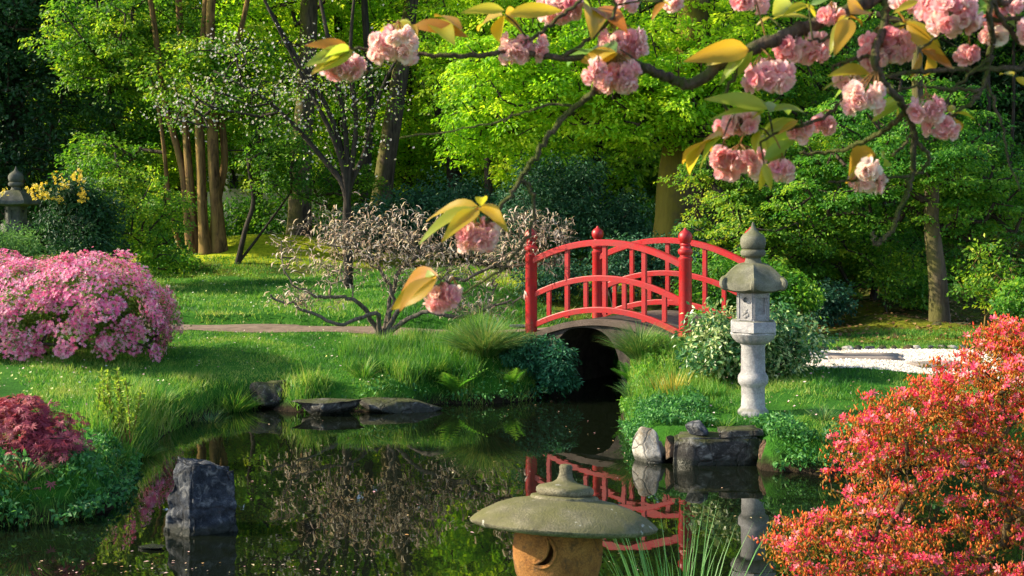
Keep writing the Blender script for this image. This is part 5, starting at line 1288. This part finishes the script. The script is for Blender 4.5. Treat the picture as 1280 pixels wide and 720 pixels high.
branch(T((1232,100),(1250,150),(1262,200),(1275,240)),.003,.0012,25)
# petals: a double flower is three whorls of ruffled petals
def petal():
    V=[];Fc=[]; R=[(0,.10),(.4,.34),(.8,.46),(1.0,.30)]
    for i,(t,w) in enumerate(R):
        for k in range(4):
            u=-1+2*k/3; V.append([t-(.10*abs(u)**2 if i==3 else 0), u*w, .28*t*t-.10*(1-u*u)*t+(.09*math.sin(k*2.4+i) if i>=2 else 0)])
    for i in range(3):
        for k in range(3): a=i*4+k; Fc.append((a,a+1,a+5,a+4))
    return np.array(V),Fc
PT=petal()
def cluster(px,py,w,h,d=D0,pale=0.,n=None):
    c=P(px,py,d); W=w*d/F; Hh=h*d/F;  n=n or max(4,int(round(w*h/165)))
    mb=MB(); fl=[]
    for k in range(n):
        for _ in range(30):
            q=np.array([rng.uniform(-.5,.5)*W*.72,rng.uniform(-.5,.5)*W*.45,rng.uniform(-.5,.5)*Hh*.62]); q[2]-=.25*abs(q[0])*0
            if all(np.linalg.norm(q-o)>.020 for o in fl): break
        fl.append(q)
    for q in fl:
        ax=nrm(q*np.array([1,1.2,1])+np.array([rng.normal()*.2,-.25,-.25])*.02)
        R=.0155+.006*rng.random()
        v0=rng.random()*.35+.1+pale
        for wh,(np_,open_,s) in enumerate(((7,1.5,1.0),(7,1.05,.92),(5,.6,.75))):
            a=np.arange(np_)*2*PI/np_+rng.random()*6; e1,e2,_=frames(nrm(np.cross(ax,[.2,.3,.9]))[None],ax[None]); e1=e1[0]; e2=np.cross(ax,e1)
            rad=np.outer(np.cos(a),e1)+np.outer(np.sin(a),e2)
            an=open_+rng.normal(size=np_)*.24
            X=rad*np.sin(an)[:,None]+ax*np.cos(an)[:,None]; N=ax*np.sin(an)[:,None]-rad*np.cos(an)[:,None]
            stamp(mb,PT[0],PT[1],np.tile(c+q-ax*.004,(np_,1)),X+rng.normal(size=(np_,3))*.1,N+rng.normal(size=(np_,3))*.15,R*s*(.85+.3*rng.random(np_)),np.clip(v0+.15*(3-wh)/3+rng.random(np_)*.35,0,1))
    o=mb.build('blossom_cluster',L_cp,ch)
    # stalks up to a common point on the twig
    top=c+[0,.0,Hh*.5+.014]; allb=np.concatenate(limb); i=int(np.argmin(np.linalg.norm(allb-top,axis=1))); tw=allb[i]
    mb=MB()
    node_=top if np.linalg.norm(tw-top)>.03 else tw
    if node_ is top: tube(mb,spline([tw,(tw+top)/2+[0,0,.004],top],3),.0016,5)
    for q in fl: tube(mb,spline([node_,(node_+c+q)/2+[0,0,.003],c+q],3),.0009,4)
    mb.build('stalks',L_ped,o)
    return node_
CL_=[(432,84,54,30),(414,78,30,22),(490,60,72,40),(498,44,30,18),(655,60,66,28),(700,12,66,36),(690,2,40,20),(778,56,64,40),(772,98,62,44),(748,92,30,24),(786,2,34,16),(838,2,30,14),(938,0,50,22),(1003,60,84,36),(962,97,72,34),(950,88,30,20),
     (1112,60,82,44),(1092,74,40,30),(1192,20,74,52),(1165,8,40,30),(1242,46,34,22),(1262,6,40,22),(1212,70,20,12),(1080,122,50,36),(1062,105,36,22),(926,155,56,30),(908,158,30,22),(925,206,74,36),(905,198,34,26),(978,214,30,22),(998,167,36,18),(1028,158,24,15),
     (1158,138,38,26),(1178,160,48,18),(1085,228,46,22),(1086,214,22,12),(597,297,62,36),(594,283,30,20),(552,376,44,28),(566,366,26,20),(1136,0,40,26),(1040,20,30,18),(1240,20,26,18),(1290,40,40,24)]
for (x,y,w_,h_) in CL_:
    cluster(x,y,w_,h_,D0+rng.normal()*.05,pale=.15 if x in (490,498,786,838,1242,1085,1086,1080,1062) else 0.)
# leaf tufts: (base px, tip px list)
TU=[((440,62),[(384,55),(386,78),(400,88),(395,64),(405,90)]),((515,30),[(480,26),(486,42),(575,38),(520,48),(470,30)]),((632,18),[(590,32),(585,20),(655,14),(615,44),(700,16),(664,40)]),((740,10),[(775,25),(720,5),(752,34)]),
    ((775,62),[(722,72),(708,60),(728,88)]),((962,22),[(1000,4),(945,30),(1010,14)]),((940,60),[(880,82),(900,98),(918,96),(884,76)]),((1062,18),[(1036,60),(1030,44),(1095,8),(1085,22),(1050,52)]),((1130,28),[(1175,52),(1160,72),(1110,52),(1128,-6),(1162,34),(1100,34)]),
    ((1150,60),[(1172,92),(1176,70),(1148,90),(1190,86)]),((1085,95),[(1045,108),(1040,96),(1060,80),(1030,102)]),((960,140),[(892,122),(905,112),(900,138),(990,128),(1004,140),(940,150)]),((905,170),[(848,190),(850,205),(866,214),(870,185)]),((950,160),[(938,186),(926,150),(964,198)]),
    ((1000,150),[(975,168),(960,182),(946,170)]),((955,205),[(985,182),(998,176),(965,236),(975,222),(950,240)]),((1095,192),[(1052,208),(1038,232),(1110,204),(1062,216)]),((1185,145),[(1208,148),(1200,135),(1216,160)]),((600,258),[(530,268),(528,292),(548,296),(562,288),(632,290),(622,272),(600,240),(572,296)]),
    ((548,345),[(492,388),(488,366),(512,356),(500,372)]),((830,2),[(812,22),(846,10)]),((1010,5),[(1040,-8),(985,14),(1022,24)]),((1225,10),[(1250,2),(1262,18),(1236,32),(1200,-2)]),((1270,95),[(1248,88),(1285,110)]),((1120,120),[(1098,142),(1132,152),(1106,110)]),((1150,0),[(1180,14),(1190,-4),(1126,12)]),((540,25),[(562,40),(574,32)])]
for (bx,by),tips_ in TU:
    base=P(bx,by,D0+rng.normal()*.04); mb=MB(); pos=[];X=[];N=[];S=[]
    for tx,ty in tips_:
        t=P(tx,ty,D0+rng.normal()*.05); v=t-base; v[1]+=rng.normal()*.02; L=np.linalg.norm(v)
        pos.append(base+rng.normal(size=3)*.003+v*.06); X.append(v+np.array([0,0,.12*L])); nvec=np.array([rng.normal()*.5,-.75+rng.normal()*.3,.75+rng.normal()*.3]); N.append(nvec); S.append([L*1.0,L*(.66+.2*rng.random()),L*.8])
    vv=np.clip(rng.random(len(pos))*.75+(.25 if rng.random()<.25 else 0),0,1)
    stamp(mb,CHERRYLEAF[0],CHERRYLEAF[1],np.array(pos),np.array(X),np.array(N),np.array(S),vv)
    allb=np.concatenate(limb); i=int(np.argmin(np.linalg.norm(allb-base,axis=1))); mb2=MB()
    o=mb.build('leaf_tuft',L_cl,ch); tube(mb2,spline([allb[i],(allb[i]+base)/2+[0,0,.004],base],3),np.linspace(.0022,.0014,7),5); mb2.build('twig',B_ch,o)
